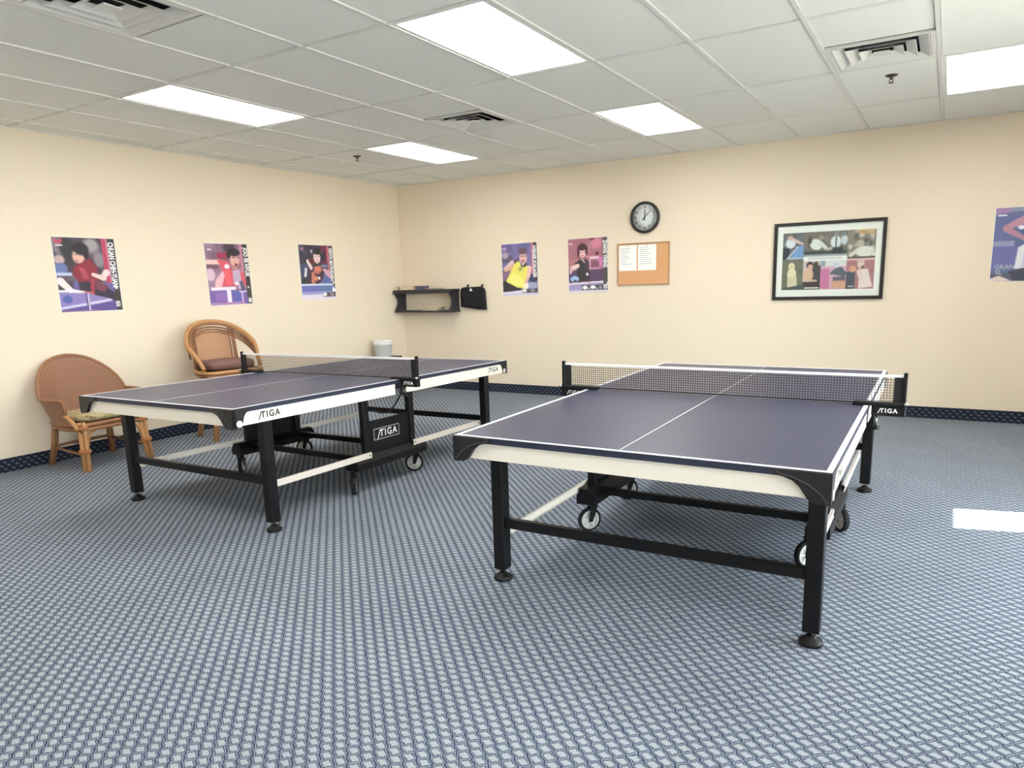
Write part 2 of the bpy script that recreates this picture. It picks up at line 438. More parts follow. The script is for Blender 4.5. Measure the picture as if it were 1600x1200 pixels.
for a in range(len(cols)-1):
    for b in range(len(rows)-1):
        x0, x1, y0, y1 = cols[a], cols[a+1], rows[b], rows[b+1]
        i, j = round(x0/TB), round(y0/TA)
        full = abs(x0-i*TB) < 1e-6
        if full and (i, j) in LIGHTS: continue
        g = 0.0145
        yy0, yy1 = y0, y1
        if full and (i, j) == (2, -1) or full and (i, j) == (-3, -1): yy1 = y0+TB
        if full and (i, j) == (-3, -3): yy0 = y0+TB
        tile(x0+(g if a else 0.001), x1-g, yy0+g, yy1-g)
# luminaires
place = {(-5, -2): 'long fluorescent panel light nearest the left wall in the ceiling', (-1, -2): 'largest fluorescent panel light at the top middle of the ceiling',
         (-5, 0): 'small far fluorescent panel light near the room corner', (-1, 0): 'fluorescent panel light above the wall clock, right of the centre vent',
         (3, -2): 'fluorescent panel light just beyond the top right corner of the picture', (-5, -4): 'leftmost fluorescent panel light of the row behind the camera', (-1, -4): 'middle fluorescent panel light of the row behind the camera', (3, -4): 'rightmost fluorescent panel light of the row behind the camera',
         (3, 0): 'fluorescent panel light at the right edge beside the vent'}
for (i, j) in LIGHTS:
    x0, y0 = i*TB, j*TA
    r = thing('ceiling_light', place.get((i, j), 'fluorescent panel light in the ceiling behind the camera'), 'ceiling light', (x0+TB/2, y0+TA/2, H), group='recessed fluorescent panel lights')
    a, b, t = TB/2-0.0125, TA/2-0.0125, 0.026
    m_ = MB().box(-a, a, -b, -b+t, 0.004, 0.03).box(-a, a, b-t, b, 0.004, 0.03).box(-a, -a+t, -b+t, b-t, 0.004, 0.03).box(a-t, a, -b+t, b-t, 0.004, 0.03)
    m_.build('frame', 'lamp_frame', r)
    box('diffuser', 'lamp_lens', r, -a+t, a-t, -b+t, b-t, 0.010, 0.016)
    box('housing', 'lamp_frame', r, -a, a, -b, b, 0.032, 0.09)
# supply vents
vlab = ['square louvred ceiling vent at the right beside the panel light', 'square louvred ceiling vent in the middle of the ceiling', 'square louvred ceiling vent at the top left corner']
for (i, j), lb in zip(VENTS, vlab):
    r = thing('ceiling_vent', lb, 'vent', (i*TB+TB/2, j*TA+TB/2, H), group='louvred ceiling vents')
    a = TB/2-0.013
    def ring(o, i_, z0, z1):
        s = MB()
        q = [(-1, -1), (1, -1), (1, 1), (-1, 1)]
        vs = [(x*o, y*o, z0) for x, y in q]+[(x*i_, y*i_, z1) for x, y in q]+[(x*(o-0.006), y*(o-0.006), z0) for x, y in q]+[(x*(i_-0.006), y*(i_-0.006), z1) for x, y in q]
        fs = []
        for k in range(4):
            l = (k+1) % 4
            fs += [(k, l, 4+l, 4+k), (8+k, 8+l, 12+l, 12+k), (k, l, 8+l, 8+k), (4+k, 4+l, 12+l, 12+k)]
        return s.add(vs, fs)
    fr = MB()
    t = 0.028
    fr.box(-a, a, -a, -a+t, 0.001, 0.012).box(-a, a, a-t, a, 0.001, 0.012).box(-a, -a+t, -a+t, a-t, 0.001, 0.012).box(a-t, a, -a+t, a-t, 0.001, 0.012)
    fr.build('frame', 'vent_metal', r)
    for (o_, i_) in ((0.262, 0.205), (0.192, 0.135), (0.122, 0.066)):
        ring(o_, i_, 0.0, 0.026).build('louvre', 'vent_metal', r)
    box('centre_plate', 'vent_metal', r, -0.045, 0.045, -0.045, 0.045, 0.0, 0.006)
    box('duct', 'vent_dark', r, -a, a, -a, a, 0.085, 0.1)
    s = MB()
    for k in (-1, 1): s.box(k*a-0.004, k*a+0.004, -a, a, 0.012, 0.085).box(-a, a, k*a-0.004, k*a+0.004, 0.012, 0.085)
    s.build('collar', 'vent_dark', r)
for (x, y), lb in (((1.539, 0.301), 'fire sprinkler head in the ceiling below the right vent'), ((-3.364, 0.271), 'fire sprinkler head in the ceiling near the room corner')):
    r = thing('fire_sprinkler', lb, 'sprinkler', (x, y, H+0.007), group='ceiling sprinkler heads')
    MB().lathe([(0.0, -0.010), (0.030, -0.010), (0.042, -0.002), (0.042, 0.0)], 20).build('escutcheon', 'bronze', r)
    MB().lathe([(0.010, -0.03), (0.012, -0.009)], 12).build('stem', 'bronze', r)
    s = MB()
    for k in (-1, 1): s.tube([(k*0.009, 0, -0.028), (k*0.013, 0, -0.036), (k*0.004, 0, -0.048)], 0.0025, 6)
    s.build('yoke', 'bronze', r)
    MB().lathe([(0.018, -0.051), (0.018, -0.048)], 14).build('deflector', 'bronze', r)

# ------------------------------------------------------------------ table tennis tables
HW, HL, TZ = 0.7625, 1.37, 0.76
def table(label, loc, rot, oz, castor_yaw, castor_at):
    R = thing('table_tennis_table', label, 'ping pong table', (loc[0], loc[1], oz), rot, 'dark blue table tennis tables')
    rx, ry = rot[0], rot[1]
    z0 = lambda x, y: -(rx*y-ry*x+oz)          # local height of the floor under (x, y)
    for s in (-1, 1):
        ya, yb = (s*0.004, s*HL) if s > 0 else (s*HL, s*0.004)
        tp = box('tabletop', 'top_blue', R, -HW+0.002, HW-0.002, ya+0.002, yb-0.002, TZ-0.003, TZ-0.0005)
        box('top_edge', 'edge_navy', R, -HW, HW, ya, yb, TZ-0.027, TZ-0.003)
        ln = MB(); w_ = 0.020; zt = (TZ-0.0005, TZ)
        ye = s*HL
        y1, y2 = sorted((ye, ye-s*w_))
        ln.box(-HW, HW, y1, y2, *zt)
        c1, c2 = sorted((s*0.004, ye-s*w_))
        ln.box(-HW, -HW+w_, c1, c2, *zt).box(HW-w_, HW, c1, c2, *zt).box(-0.0018, 0.0018, c1, c2, *zt)
        ln.build('boundary_line', 'line_white', tp)
        # steel aprons with a small folded lip
        yo = s*(HL-0.010)
        a1, a2 = sorted((yo, yo-s*0.004)); b1, b2 = sorted((yo, yo-s*0.028))
        MB().box(-HW+0.012, HW-0.012, a1, a2, 0.664, TZ-0.027).box(-HW+0.012, HW-0.012, b1, b2, 0.660, 0.664).build('end_apron', 'apron_white', R)
        for k in (-1, 1):
            xo = k*(HW-0.0015); x1, x2 = sorted((xo, xo-k*0.004)); x3, x4 = sorted((xo, xo-k*0.028))
            s1, s2 = sorted((s*0.06, s*(HL-0.015)))
            ap = MB().box(x1, x2, s1, s2, 0.664, TZ-0.027).box(x3, x4, s1, s2, 0.660, 0.664).build('side_apron', 'apron_white', R)
            xd = (0, 1, 0) if k > 0 else (0, -1, 0)
            logo_mb(0.037).xf(face_matrix((xo+k*0.001, s*(HL-(0.235 if s*k < 0 else 0.205)), 0.699), xd, (0, 0, 1))).build('lettering', 'logo_black', ap)
            # corner guard: long curved wing on the end, short one on the side
            X = lambda v: k*v
            cp = MB()
            e1, e2 = sorted((s*(HL+0.010), s*(HL-0.012)))
            prof = [(0.575, 0.757), (0.575, 0.738), (0.610, 0.733), (0.640, 0.722), (0.662, 0.703), (0.678, 0.680), (0.692, 0.660), (0.710, 0.650), (0.760, 0.646), (0.7655, 0.652), (0.7655, 0.757)]
            cp.prism([(X(x), z) for x, z in prof], 'y', e1, e2)
            prof = [(HL+0.008, 0.757), (HL-0.110, 0.757), (HL-0.110, 0.738), (HL-0.085, 0.730), (HL-0.068, 0.708), (HL-0.060, 0.680), (HL-0.052, 0.662), (HL-0.030, 0.652), (HL+0.008, 0.648)]
            f1, f2 = sorted((k*0.7655, k*0.745))
            cp.prism([(s*y, z) for y, z in prof], 'x', f1, f2)
            cg = cp.build('corner_guard', 'cap_black', R)
            f1, f2 = (0.0, 0.003) if k > 0 else (-0.003, 0.0)
            MB().lathe([(0.0, f1), (0.019, f1), (0.019, f2), (0.0, f2)], 18, (k*0.7655, s*(HL-0.034), 0.674), 'x', False).build('cap_disc', 'hub_grey', cg)
            ro = MB(); yq = s*(HL+0.0105)
            ro.tube([(X(x), yq, z) for x, z in [(0.585, 0.750), (0.60, 0.742), (0.64, 0.735), (0.69, 0.715), (0.73, 0.685), (0.755, 0.655)]], 0.0012, 6)
            ro.build('trim_line', 'cap_line', cg)
            # end leg with levelling foot
            lx, ly = k*0.695, s*1.12; q = 0.031
            zf = z0(lx, ly)
            lg = box('leg', 'black_steel', R, lx-q, lx+q, ly-q, ly+q, zf+0.056, TZ-0.03, bev=0.004)
            MB().lathe([(0.0, zf+0.002), (0.044, zf+0.002), (0.046, zf+0.008), (0.044, zf+0.016), (0.030, zf+0.026), (0.018, zf+0.034), (0.016, zf+0.040), (0.0, zf+0.040)], 24, (lx, ly, 0)).build('foot', 'black_plastic', lg)
            MB().lathe([(0.009, zf+0.038), (0.009, zf+0.058)], 12, (lx, ly, 0)).build('foot_screw', 'chrome', lg)
            # white channel brace from leg to trolley
            d1, d2 = sorted((s*0.225, s*1.100)); xi = k*0.645
            h1, h2 = sorted((xi, xi+k*0.014))
            br = MB().box(*sorted((xi+k*0.012, xi+k*0.014)), d1, d2, 0.235, 0.275).box(h1, h2, d1, d2, 0.273, 0.275).box(h1, h2, d1, d2, 0.235, 0.237).build('brace', 'apron_white', R)
            for yy in (s*0.245, s*1.08):
                MB().lathe([(0.0, 0), (0.006, 0), (0.005, k*0.003), (0.0, k*0.003)], 10, (k*0.659, yy, 0.255), 'x').build('bolt', 'black_steel', br)
        box('end_crossbar', 'black_steel', R, -0.664, 0.664, s*1.12-0.017, s*1.12+0.017, 0.270, 0.315, bev=0.003)
        # trolley tube across
        box('trolley_crossbar', 'black_steel', R, -0.60, 0.60, s*0.24-0.018, s*0.24+0.018, 0.200, 0.240, bev=0.003)
    for k in (-1, 1):
        for s in (-1, 1):
            box('trolley_post', 'black_steel', R, k*0.62-0.022, k*0.62+0.022, s*0.24-0.025, s*0.24+0.025, 0.22, TZ-0.03, bev=0.003)
        pn = box('trolley_panel', 'black_plastic', R, *sorted((k*0.622, k*0.630)), -0.215, 0.215, 0.235, 0.485)
        xf_ = k*0.6305
        xd = (0, 1, 0) if k > 0 else (0, -1, 0)
        fm = MB(); yc, zc, a, b, t = -0.03*k, 0.382, 0.132, 0.040, 0.003
        for (u0, u1, v0, v1) in ((-a, a, -b, -b+t), (-a, a, b-t, b), (-a, -a+t, -b+t, b-t), (a-t, a, -b+t, b-t)):
            fm.box(u0, u1, v0, v1, 0, 0.0006)
        lg = logo_mb(0.050); fm.add([(p[0], p[1], 0.0006) for p in lg.v], lg.f)
        fm.xf(face_matrix((xf_, yc, zc), xd, (0, 0, 1))).build('lettering', 'logo_white', pn)
        X = lambda v: k*v
        MB().prism([(X(x), z) for x, z in [(0.590, 0.255), (0.636, 0.255), (0.662, 0.212), (0.662, 0.165), (0.550, 0.165), (0.550, 0.212)]], 'y', -0.37, 0.37).build('trolley_beam', 'black_steel', R)
        # bent release lever between the posts
        MB().tube([(X(0.632), -0.21, 0.575), (X(0.65), -0.10, 0.53), (X(0.652), -0.02, 0.52), (X(0.652), 0.05, 0.565), (X(0.65), 0.12, 0.63), (X(0.648), 0.15, 0.632), (X(0.632), 0.215, 0.675)], 0.006, 8).build('release_lever', 'black_plastic', R)
        for s in (-1, 1):
            cx, cy = castor_at[(k, s)]; zf = z0(cx, cy); an = castor_yaw[(k, s)]
            rt = Matrix.Translation((cx, cy, zf)) @ Matrix.Rotation(an, 4, 'Z')
            ca = MB()
            for q in (-1, 1): ca.prism([(-0.012, 0.058), (0.012, 0.058), (0.045, 0.150), (0.0, 0.150)], 'y', *sorted((q*0.019, q*0.022)))
            ca.box(-0.004, 0.048, -0.022, 0.022, 0.147, 0.153).lathe([(0.014, 0.153), (0.014, 0.165-zf+0.005)], 12, (0.022, 0, 0))
            cs = ca.xf(rt).build('castor', 'black_steel', R)
            r_ = 0.069
            MB().lathe([(r_*0.79, -0.013), (r_*0.94, -0.015), (r_, -0.008), (r_, 0.008), (r_*0.94, 0.015), (r_*0.79, 0.013), (r_*0.79, -0.013)], 28, (0, 0, r_), 'y', caps=False).xf(rt).build('tyre', 'rubber', cs)
            hb = MB().lathe([(r_*0.66, -0.011), (r_*0.795, -0.012), (r_*0.795, 0.012), (r_*0.66, 0.011), (r_*0.66, -0.011)], 24, (0, 0, r_), 'y', caps=False)
            hb.lathe([(0.0, -0.004), (r_*0.70, -0.004), (r_*0.70, 0.004), (0.0, 0.004)], 24, (0, 0, r_), 'y')
            hb.lathe([(0.0, -0.016), (0.011, -0.016), (0.011, 0.016), (0.0, 0.016)], 14, (0, 0, r_), 'y')
            for q in range(6):
                m_ = Matrix.Translation((0, 0, r_)) @ Matrix.Rotation(q*PI/3, 4, 'Y')
                hb2 = MB().box(0.008, r_*0.63, -0.009, 0.009, -0.0055, 0.0055).xf(m_); hb.add(hb2.v, hb2.f)
            hb.xf(rt).build('wheel_hub', 'hub_grey', cs)
            MB().lathe([(0.0, -0.024), (0.005, -0.024), (0.005, 0.024), (0.0, 0.024)], 10, (0, 0, r_), 'y').xf(rt).build('axle', 'black_steel', cs)
    return R
def net(label, loc, rot, oz, group='table tennis nets'):
    R = thing('table_tennis_net', label, 'net', (loc[0], loc[1], oz), rot, group)
    zt, zb, xe = 0.9125, 0.772, 0.905
    nb = MB(); q = 0.0010
    n = 136
    for i in range(n+1):
        x = -xe+2*xe*i/n; nb.box(x-q, x+q, -q, q, zb, zt-0.008)
    m_ = 10
    for j in range(m_):
        z = zb+(zt-0.012-zb)*j/m_; nb.box(-xe, xe, -q*1.01, q*1.01, z-q, z+q)
    mesh_ = nb.build('net_mesh', 'net_black', R); mesh_['kind'] = 'stuff'
    MB().box(-xe, xe, -0.003, 0.003, zt-0.014, zt, bev=0.001).build('top_tape', 'line_white', R)
    MB().tube([(-xe, 0, zb-0.003), (xe, 0, zb-0.003)], 0.003, 6).build('bottom_cord', 'net_black', R)
    for k in (-1, 1):
        x = k*0.915
        box('post', 'black_plastic', R, x-0.009, x+0.009, -0.011, 0.011, 0.742, 0.924, bev=0.003)
        s1, s2 = sorted((k*0.868, k*0.906))
        box('sleeve', 'net_black', R, s1, s2, -0.005, 0.005, zb, zt-0.012)
        s1, s2 = sorted((k*0.690, k*0.930))
        cl = box('clamp', 'black_plastic', R, s1, s2, -0.022, 0.022, TZ+0.0005, TZ+0.018, bev=0.003)
        s1, s2 = sorted((k*0.776, k*0.924))
        box('clamp_jaw', 'black_plastic', R, s1, s2, -0.020, 0.020, 0.712, TZ+0.0, bev=0.003)
        MB().lathe([(0.005, 0.652), (0.005, 0.712)], 10, (k*0.800, 0, 0)).build('clamp_screw', 'chrome', R)
        MB().lathe([(0.0, 0.640), (0.017, 0.640), (0.019, 0.645), (0.017, 0.656), (0.0, 0.658)], 14, (k*0.800, 0, 0)).build('clamp_knob', 'black_plastic', R)
        MB().lathe([(0.0, -0.02), (0.009, -0.02), (0.010, 0.0), (0.0, 0.0)], 12, (k*0.926, -0.011, 0.775), 'y').build('tension_knob', 'chrome', R)
        for sy in (-1, 1):
            logo_mb(0.021).xf(face_matrix((k*0.845, sy*0.0206, 0.738), (-sy, 0, 0), (0, 0, 1))).build('lettering', 'logo_white', cl)
    return R
RR = ((0.9247, -1.7057), (0.0050, 0.0026, 0.0082), 0.0005)
RL = ((-2.0261, -1.7217), (-0.0092, -0.0073, -0.0127), -0.0055)
table('dark blue table tennis table at the right, closest to the camera', RR[0], RR[1], RR[2], {(-1, -1): 0.9, (-1, 1): 0.8, (1, -1): 0.9, (1, 1): 2.2}, {(-1, -1): (-0.604, -0.327), (-1, 1): (-0.630, 0.320), (1, -1): (0.560, -0.350), (1, 1): (0.645, 0.265)})
table('dark blue table tennis table at the left, in front of the rattan chairs', RL[0], RL[1], RL[2], {(1, -1): -0.85, (1, 1): 0.6, (-1, -1): -0.9, (-1, 1): 0.5}, {(1, -1): (0.601, -0.355), (1, 1): (0.565, 0.327), (-1, -1): (-0.640, -0.31), (-1, 1): (-0.640, 0.325)})
net('black net with white tape across the right, nearer table', RR[0], RR[1], RR[2])
net('black net with white tape across the left table, by the rattan chairs', RL[0], RL[1], RL[2])

# ------------------------------------------------------------------ rattan chairs
def bundle(p0, p1, p2, r, n=3, spread=0.016):
    """a leg made of n canes side by side, through three points"""
    s = MB(); p0, p1, p2 = map(Vector, (p0, p1, p2)); d = (p2-p0).normalized(); u = d.orthogonal().normalized(); v = d.cross(u)
    for k in range(n):
        a = 2*PI*k/n+0.5; o = (u*math.cos(a)+v*math.sin(a))*spread
        s.tube([p0+o, p1+o, p2+o], r, 8)
    return s
def wrap(p, d, r, h):
    d = Vector(d).normalized(); p = Vector(p)
    return MB().tube([p-d*h/2, p-d*h/6, p+d*h/6, p+d*h/2], [r*0.96, r, r, r*0.96], 12)
# barrel armchair with a solid wicker back
c1 = thing('rattan_armchair', 'rattan armchair with solid tan wicker barrel back at the far left', 'armchair', (-4.165, -2.285, 0), (0, 0, 0))
def shell_pt(th, f, off=0.0):
    """th: -1..1 around the back from one arm front to the other, f: 0 bottom .. 1 top"""
    a = PI+th*1.92
    top = 0.585+(0.315*max(0.0, math.cos(th/0.66*PI/2))**0.75 if abs(th) < 0.66 else 0.0)
    ra = 0.262+0.030*f+off; rb = 0.285+0.085*f+off
    x = ra*math.cos(a)-0.015-0.02*f*max(0, math.cos(th*PI/2)); y = -rb*math.sin(a)
    if abs(th) > 0.72: x += (abs(th)-0.72)*0.35
    return (x, y, 0.355+(top-0.355)*f)
NT, NF = 120, 12
outer = [[shell_pt(-1+2*i/NT, j/NF, 0.007) for j in range(NF+1)] for i in range(NT+1)]
inner = [[shell_pt(-1+2*i/NT, j/NF, -0.007) for j in range(NF+1)] for i in range(NT+1)]
ring = [o+n_[::-1]+[o[0]] for o, n_ in zip(outer, inner)]
sh = MB().grid(ring)
for row in (ring[0], ring[-1]):
    k = len(sh.v); sh.v += [tuple(p) for p in row[:-1]]; m_ = len(row)-1
    for j in range(NF): sh.f.append((k+j, k+j+1, k+m_-2-j, k+m_-1-j)); sh.sm.append(False)
sh.build('back_shell', 'wicker', c1)
rim = [shell_pt(-1+2*i/120, 1.0) for i in range(121)]
rl = rim[:]
for sgn, end in ((1, rim[-1]), (-1, rim[0])):
    x, y, z = end
    ext = [(x+0.035, y, z-0.012), (x+0.060, y, z-0.050), (x+0.058, y, z-0.095), (x+0.030, y, z-0.120)]
    rl = rl+ext if sgn > 0 else ext[::-1]+rl
MB().tube(rl, 0.013, 10).build('rim_rail', 'rattan_brown', c1)
for sgn, end in ((1, rim[-1]), (-1, rim[0])):
    x, y, z = end
    s = MB().tube([(x+0.028*math.cos(a)*(1-a/14)+0.018, y, z-0.060+0.038*math.sin(a)*(1-a/14)) for a in [q*0.5 for q in range(18)]], 0.011, 8)
    s.build('arm_scroll', 'rattan_brown', c1)
    MB().tube([(x+0.03, y, z-0.12), (x+0.06, y*0.99, 0.46), (x+0.13, y*0.97, 0.41), (x+0.16, y*0.95, 0.36)], 0.016, 8).build('arm_support', 'rattan', c1)
    bx = (0.235, y*0.86)
# seat frame
loopf = [(0.27, -0.20), (0.28, -0.27), (0.10, -0.29), (-0.14, -0.27), (-0.27, -0.15), (-0.30, 0), (-0.27, 0.15), (-0.14, 0.27), (0.10, 0.29), (0.28, 0.27), (0.27, 0.20)]
for z, nm in ((0.375, 'seat_rail'), (0.340, 'seat_rail')):
    MB().tube([(x, y, z) for x, y in loopf], 0.017, 8, closed=True).build(nm, 'rattan_brown', c1)
MB().prism([(x*0.97, y*0.97) for x, y in loopf], 'z', 0.350, 0.372).build('seat_deck', 'wicker', c1)
for k in (-1, 1):
    p0, p1, p2 = (0.255, k*0.250, 0.40), (0.262, k*0.255, 0.20), (0.283, k*0.268, 0.0)
    lg = bundle(p0, p1, p2, 0.017, 4, 0.022).build('front_leg', 'rattan', c1)
    for p in ((0.256, k*0.251, 0.35), (0.266, k*0.258, 0.165)):
        wrap(p, (0.03, 0.02*k, -0.4), 0.046, 0.035).build('binding', 'binding', lg)
    p0, p1, p2 = (-0.215, k*0.215, 0.37), (-0.235, k*0.235, 0.18), (-0.285, k*0.26, 0.0)
    lg = bundle(p0, p1, p2, 0.015, 3, 0.014).build('rear_leg', 'rattan_brown', c1)
    # curved corner braces under the front rail and the side rail
    MB().tube([(0.262, k*0.225, 0.20), (0.264, k*0.205, 0.29), (0.266, k*0.14, 0.335), (0.267, k*0.08, 0.340)], 0.011, 8).build('corner_brace', 'rattan', c1)
    MB().tube([(0.25, k*0.255, 0.13), (-0.235, k*0.238, 0.15)], 0.012, 8).build('side_stretcher', 'rattan_brown', c1)
MB().tube([(-0.245, -0.24, 0.16), (-0.245, 0.24, 0.16)], 0.012, 8).build('rear_stretcher', 'rattan_brown', c1)
def cushion(name, label, mat, loc, rz, pts, z0, h, n=40):
    """plump pad: rounded outline, domed"""
    s = MB(); P = []
    for f, zz in ((0.0, 0.0), (0.88, 0.0), (0.97, 0.18), (1.0, 0.5), (0.97, 0.8), (0.85, 0.96), (0.5, 1.06), (0.0, 1.10)):
        P.append([(x*f, y*f, zz*h) for x, y in pts])
    N = len(pts)
    vs = [p for r_ in P for p in r_]; fs = []
    for i in range(len(P)-1):
        for j in range(N): l = (j+1) % N; fs.append((i*N+j, i*N+l, (i+1)*N+l, (i+1)*N+j))
    s.add(vs, fs, True)
    o = s.build(name, mat); o.location = (*loc, z0); o.rotation_euler = (0, 0, rz)
    tag(o, label, 'cushion', 'chair cushions'); return o
def superell(a, b, n=40, e=0.45):
    out = []
    for k in range(n):
        t = 2*PI*k/n; c, s = math.cos(t), math.sin(t)
        out.append((a*math.copysign(abs(c)**e, c), b*math.copysign(abs(s)**e, s)))
    return out
cushion('seat_cushion', 'beige floral cushion on the tan wicker armchair', 'cushion_floral', (-4.165+0.03, -2.285), 0, superell(0.235, 0.235), 0.3935, 0.06)

# high swivel chair with a cane back panel
c2 = thing('rattan_swivel_chair', 'high rattan swivel chair with cane back panel against the left wall', 'chair', (-4.03, -1.065, 0), (0, 0, -0.22))
SZ = 0.63
def rail(t, lift=0.0, grow=1.0):
    """hoop from one seat front corner over the back to the other; t -1..1"""
    a = t*PI/2*1.0
    y = 0.345*math.copysign(abs(math.sin(a))**0.9, a)*grow
    h = math.cos(a)
    x = 0.17-0.44*(h**0.75)
    z = SZ+0.05+0.43*(h**0.62)
    e = max(0, abs(t)-0.80)/0.20
    y *= 1-0.20*e; 
    return Vector((x, y, z+lift))
def hoop(lift, r, t0=-1, t1=1, n=48, shrink=1.0, drop=0.0):
    pts = []
    for i in range(n+1):
        p = rail(t0+(t1-t0)*i/n); p = Vector((p.x+0.012*0, p.y*shrink, p.z-drop)); pts.append(p)
    return MB().tube(pts, r, 10)
hoop(0, 0.020).build('hoop_rail', 'rattan', c2)
pts = [rail(-0.93+1.86*i/40) for i in range(41)]
MB().tube([Vector((p.x+0.028, p.y*0.93, p.z-0.022)) for p in pts], 0.013, 8).build('inner_hoop', 'rattan_brown', c2)
for d in (0.055, 0.080, 0.105):
    MB().tube([Vector((rail(t).x+0.012, rail(t).y*0.97, rail(t).z-d)) for t in [-0.80+1.60*i/40 for i in range(41)]], 0.009, 8).build('back_slat', 'rattan_brown', c2)
def back_at(y, z):
    """point on the raked back surface"""
    f = (z-SZ)/0.47
    x = -0.20-0.07*f+0.9*y*y
    return Vector((x, y, z))
P = [[back_at(y, z)+Vector((ox, 0, 0)) for ox in (0.004, -0.004) for z in ((SZ+0.03, SZ+0.20, SZ+0.385) if ox > 0 else (SZ+0.385, SZ+0.20, SZ+0.03))]+[back_at(y, SZ+0.03)+Vector((0.004, 0, 0))] for y in [-0.165+0.33*i/14 for i in range(15)]]
MB().grid(P).build('cane_panel', 'cane', c2)
for k in (-1, 1):
    for dy in (0.172, 0.196, 0.214):
        MB().tube([back_at(k*dy, SZ+0.0), back_at(k*dy, SZ+0.22), back_at(k*dy, SZ+0.44-0.25*(dy-0.17))], 0.010, 8).build('back_post', 'rattan_brown', c2)
seat = [(0.235, -0.20), (0.215, -0.265), (0.0, -0.275), (-0.19, -0.22), (-0.235, 0), (-0.19, 0.22), (0.0, 0.275), (0.215, 0.265), (0.235, 0.20)]
MB().tube([(x, y, SZ+0.018) for x, y in seat], 0.018, 8, closed=True).build('seat_rail', 'rattan', c2)
MB().tube([(x*0.98, y*0.98, SZ-0.014) for x, y in seat], 0.016, 8, closed=True).build('seat_rail', 'rattan_brown', c2)
MB().prism([(x*0.97, y*0.97) for x, y in seat], 'z', SZ-0.012, SZ+0.016).build('seat_deck', 'wicker', c2)
MB().lathe([(0.0, SZ-0.085), (0.15, SZ-0.085), (0.17, SZ-0.078), (0.17, SZ-0.032), (0.0, SZ-0.032)], 24).build('swivel_plate', 'swivel_brown', c2)
for a in (-1, 1):
    for k in (-1, 1):
        p0, p1, p2 = (a*0.13, k*0.15, SZ-0.06), (a*0.155, k*0.20, 0.32), (a*0.185, k*0.245, 0.0)
        lg = bundle(p0, p1, p2, 0.014, 3, 0.015).build('leg', 'rattan', c2)
        wrap((a*0.170, k*0.222, 0.17), (a*0.03, k*0.04, -0.3), 0.033, 0.03).build('binding', 'binding', lg)
rg = [(0.185, -0.19), (0.185, 0.19), (0.15, 0.235), (-0.15, 0.235), (-0.185, 0.19), (-0.185, -0.19), (-0.15, -0.235), (0.15, -0.235)]
MB().tube([(x*0.92, y*0.92, 0.24) for x, y in rg], 0.012, 8, closed=True).build('foot_ring', 'rattan_brown', c2)
cushion('seat_cushion', 'brown padded cushion on the high cane-back chair', 'cushion_brown', (-4.03+0.025, -1.065), -0.22, superell(0.185, 0.235), SZ+0.0365, 0.085)

# ------------------------------------------------------------------ posters and prints
def canvas(w, h, col): a = np.zeros((h, w, 3)); a[:] = col; return a
def _mask_soft(d, s): return np.clip(0.5-d/s, 0, 1)[..., None]
def ell(a, cx, cy, rx, ry, col, rot=0.0, soft=0.25, op=1.0):
    h, w, _ = a.shape; ar = h/w
    yy, xx = np.mgrid[0:h, 0:w]; u = (xx+0.5)/w-cx; v = ((yy+0.5)/h-cy)
    c, s = math.cos(rot), math.sin(rot); v2 = v*ar
    p = u*c+v2*s; q = -u*s+v2*c
    d = np.sqrt((p/rx)**2+(q/(ry*ar))**2)-1
    m = _mask_soft(d, soft)*op; a[:] = a*(1-m)+np.array(col)*m
def poly(a, pts, col, op=1.0):
    h, w, _ = a.shape
    acc = np.zeros((h, w))
    for sx in (0.25, 0.75):
        for sy in (0.25, 0.75):
            yy, xx = np.mgrid[0:h, 0:w]; u = (xx+sx)/w; v = (yy+sy)/h
            ins = np.zeros((h, w), bool); n = len(pts)
            for i in range(n):
                x1, y1 = pts[i]; x2, y2 = pts[(i+1) % n]
                if y1 == y2: continue
                c = ((y1 > v) != (y2 > v)) & (u < (x2-x1)*(v-y1)/(y2-y1)+x1); ins ^= c
            acc += ins
    m = (acc/4)[..., None]*op; a[:] = a*(1-m)+np.array(col)*m
def rect(a, x0, y0, x1, y1, col, op=1.0): poly(a, [(x0, y0), (x1, y0), (x1, y1), (x0, y1)], col, op)
def limb(a, p, q, r0, r1, col):
    dx, dy = q[0]-p[0], q[1]-p[1]; h, w, _ = a.shape; ar = h/w; L = math.hypot(dx, dy*ar); nx, ny = -dy*ar/L, dx/L/ar
    poly(a, [(p[0]+nx*r0, p[1]+ny*r0), (q[0]+nx*r1, q[1]+ny*r1), (q[0]-nx*r1, q[1]-ny*r1), (p[0]-nx*r0, p[1]-ny*r0)], col)
    ell(a, p[0], p[1], r0, r0/ar, col, soft=0.2); ell(a, q[0], q[1], r1, r1/ar, col, soft=0.2)
def blotch(a, n, pal, rng, y0=0, y1=1, rmin=0.05, rmax=0.13, op=0.7):
    for _ in range(n):
        ell(a, rng.uniform(0, 1), rng.uniform(y0, y1), rng.uniform(rmin, rmax), rng.uniform(rmin, rmax), pal[rng.randrange(len(pal))], rng.uniform(0, 3), 0.9, op)
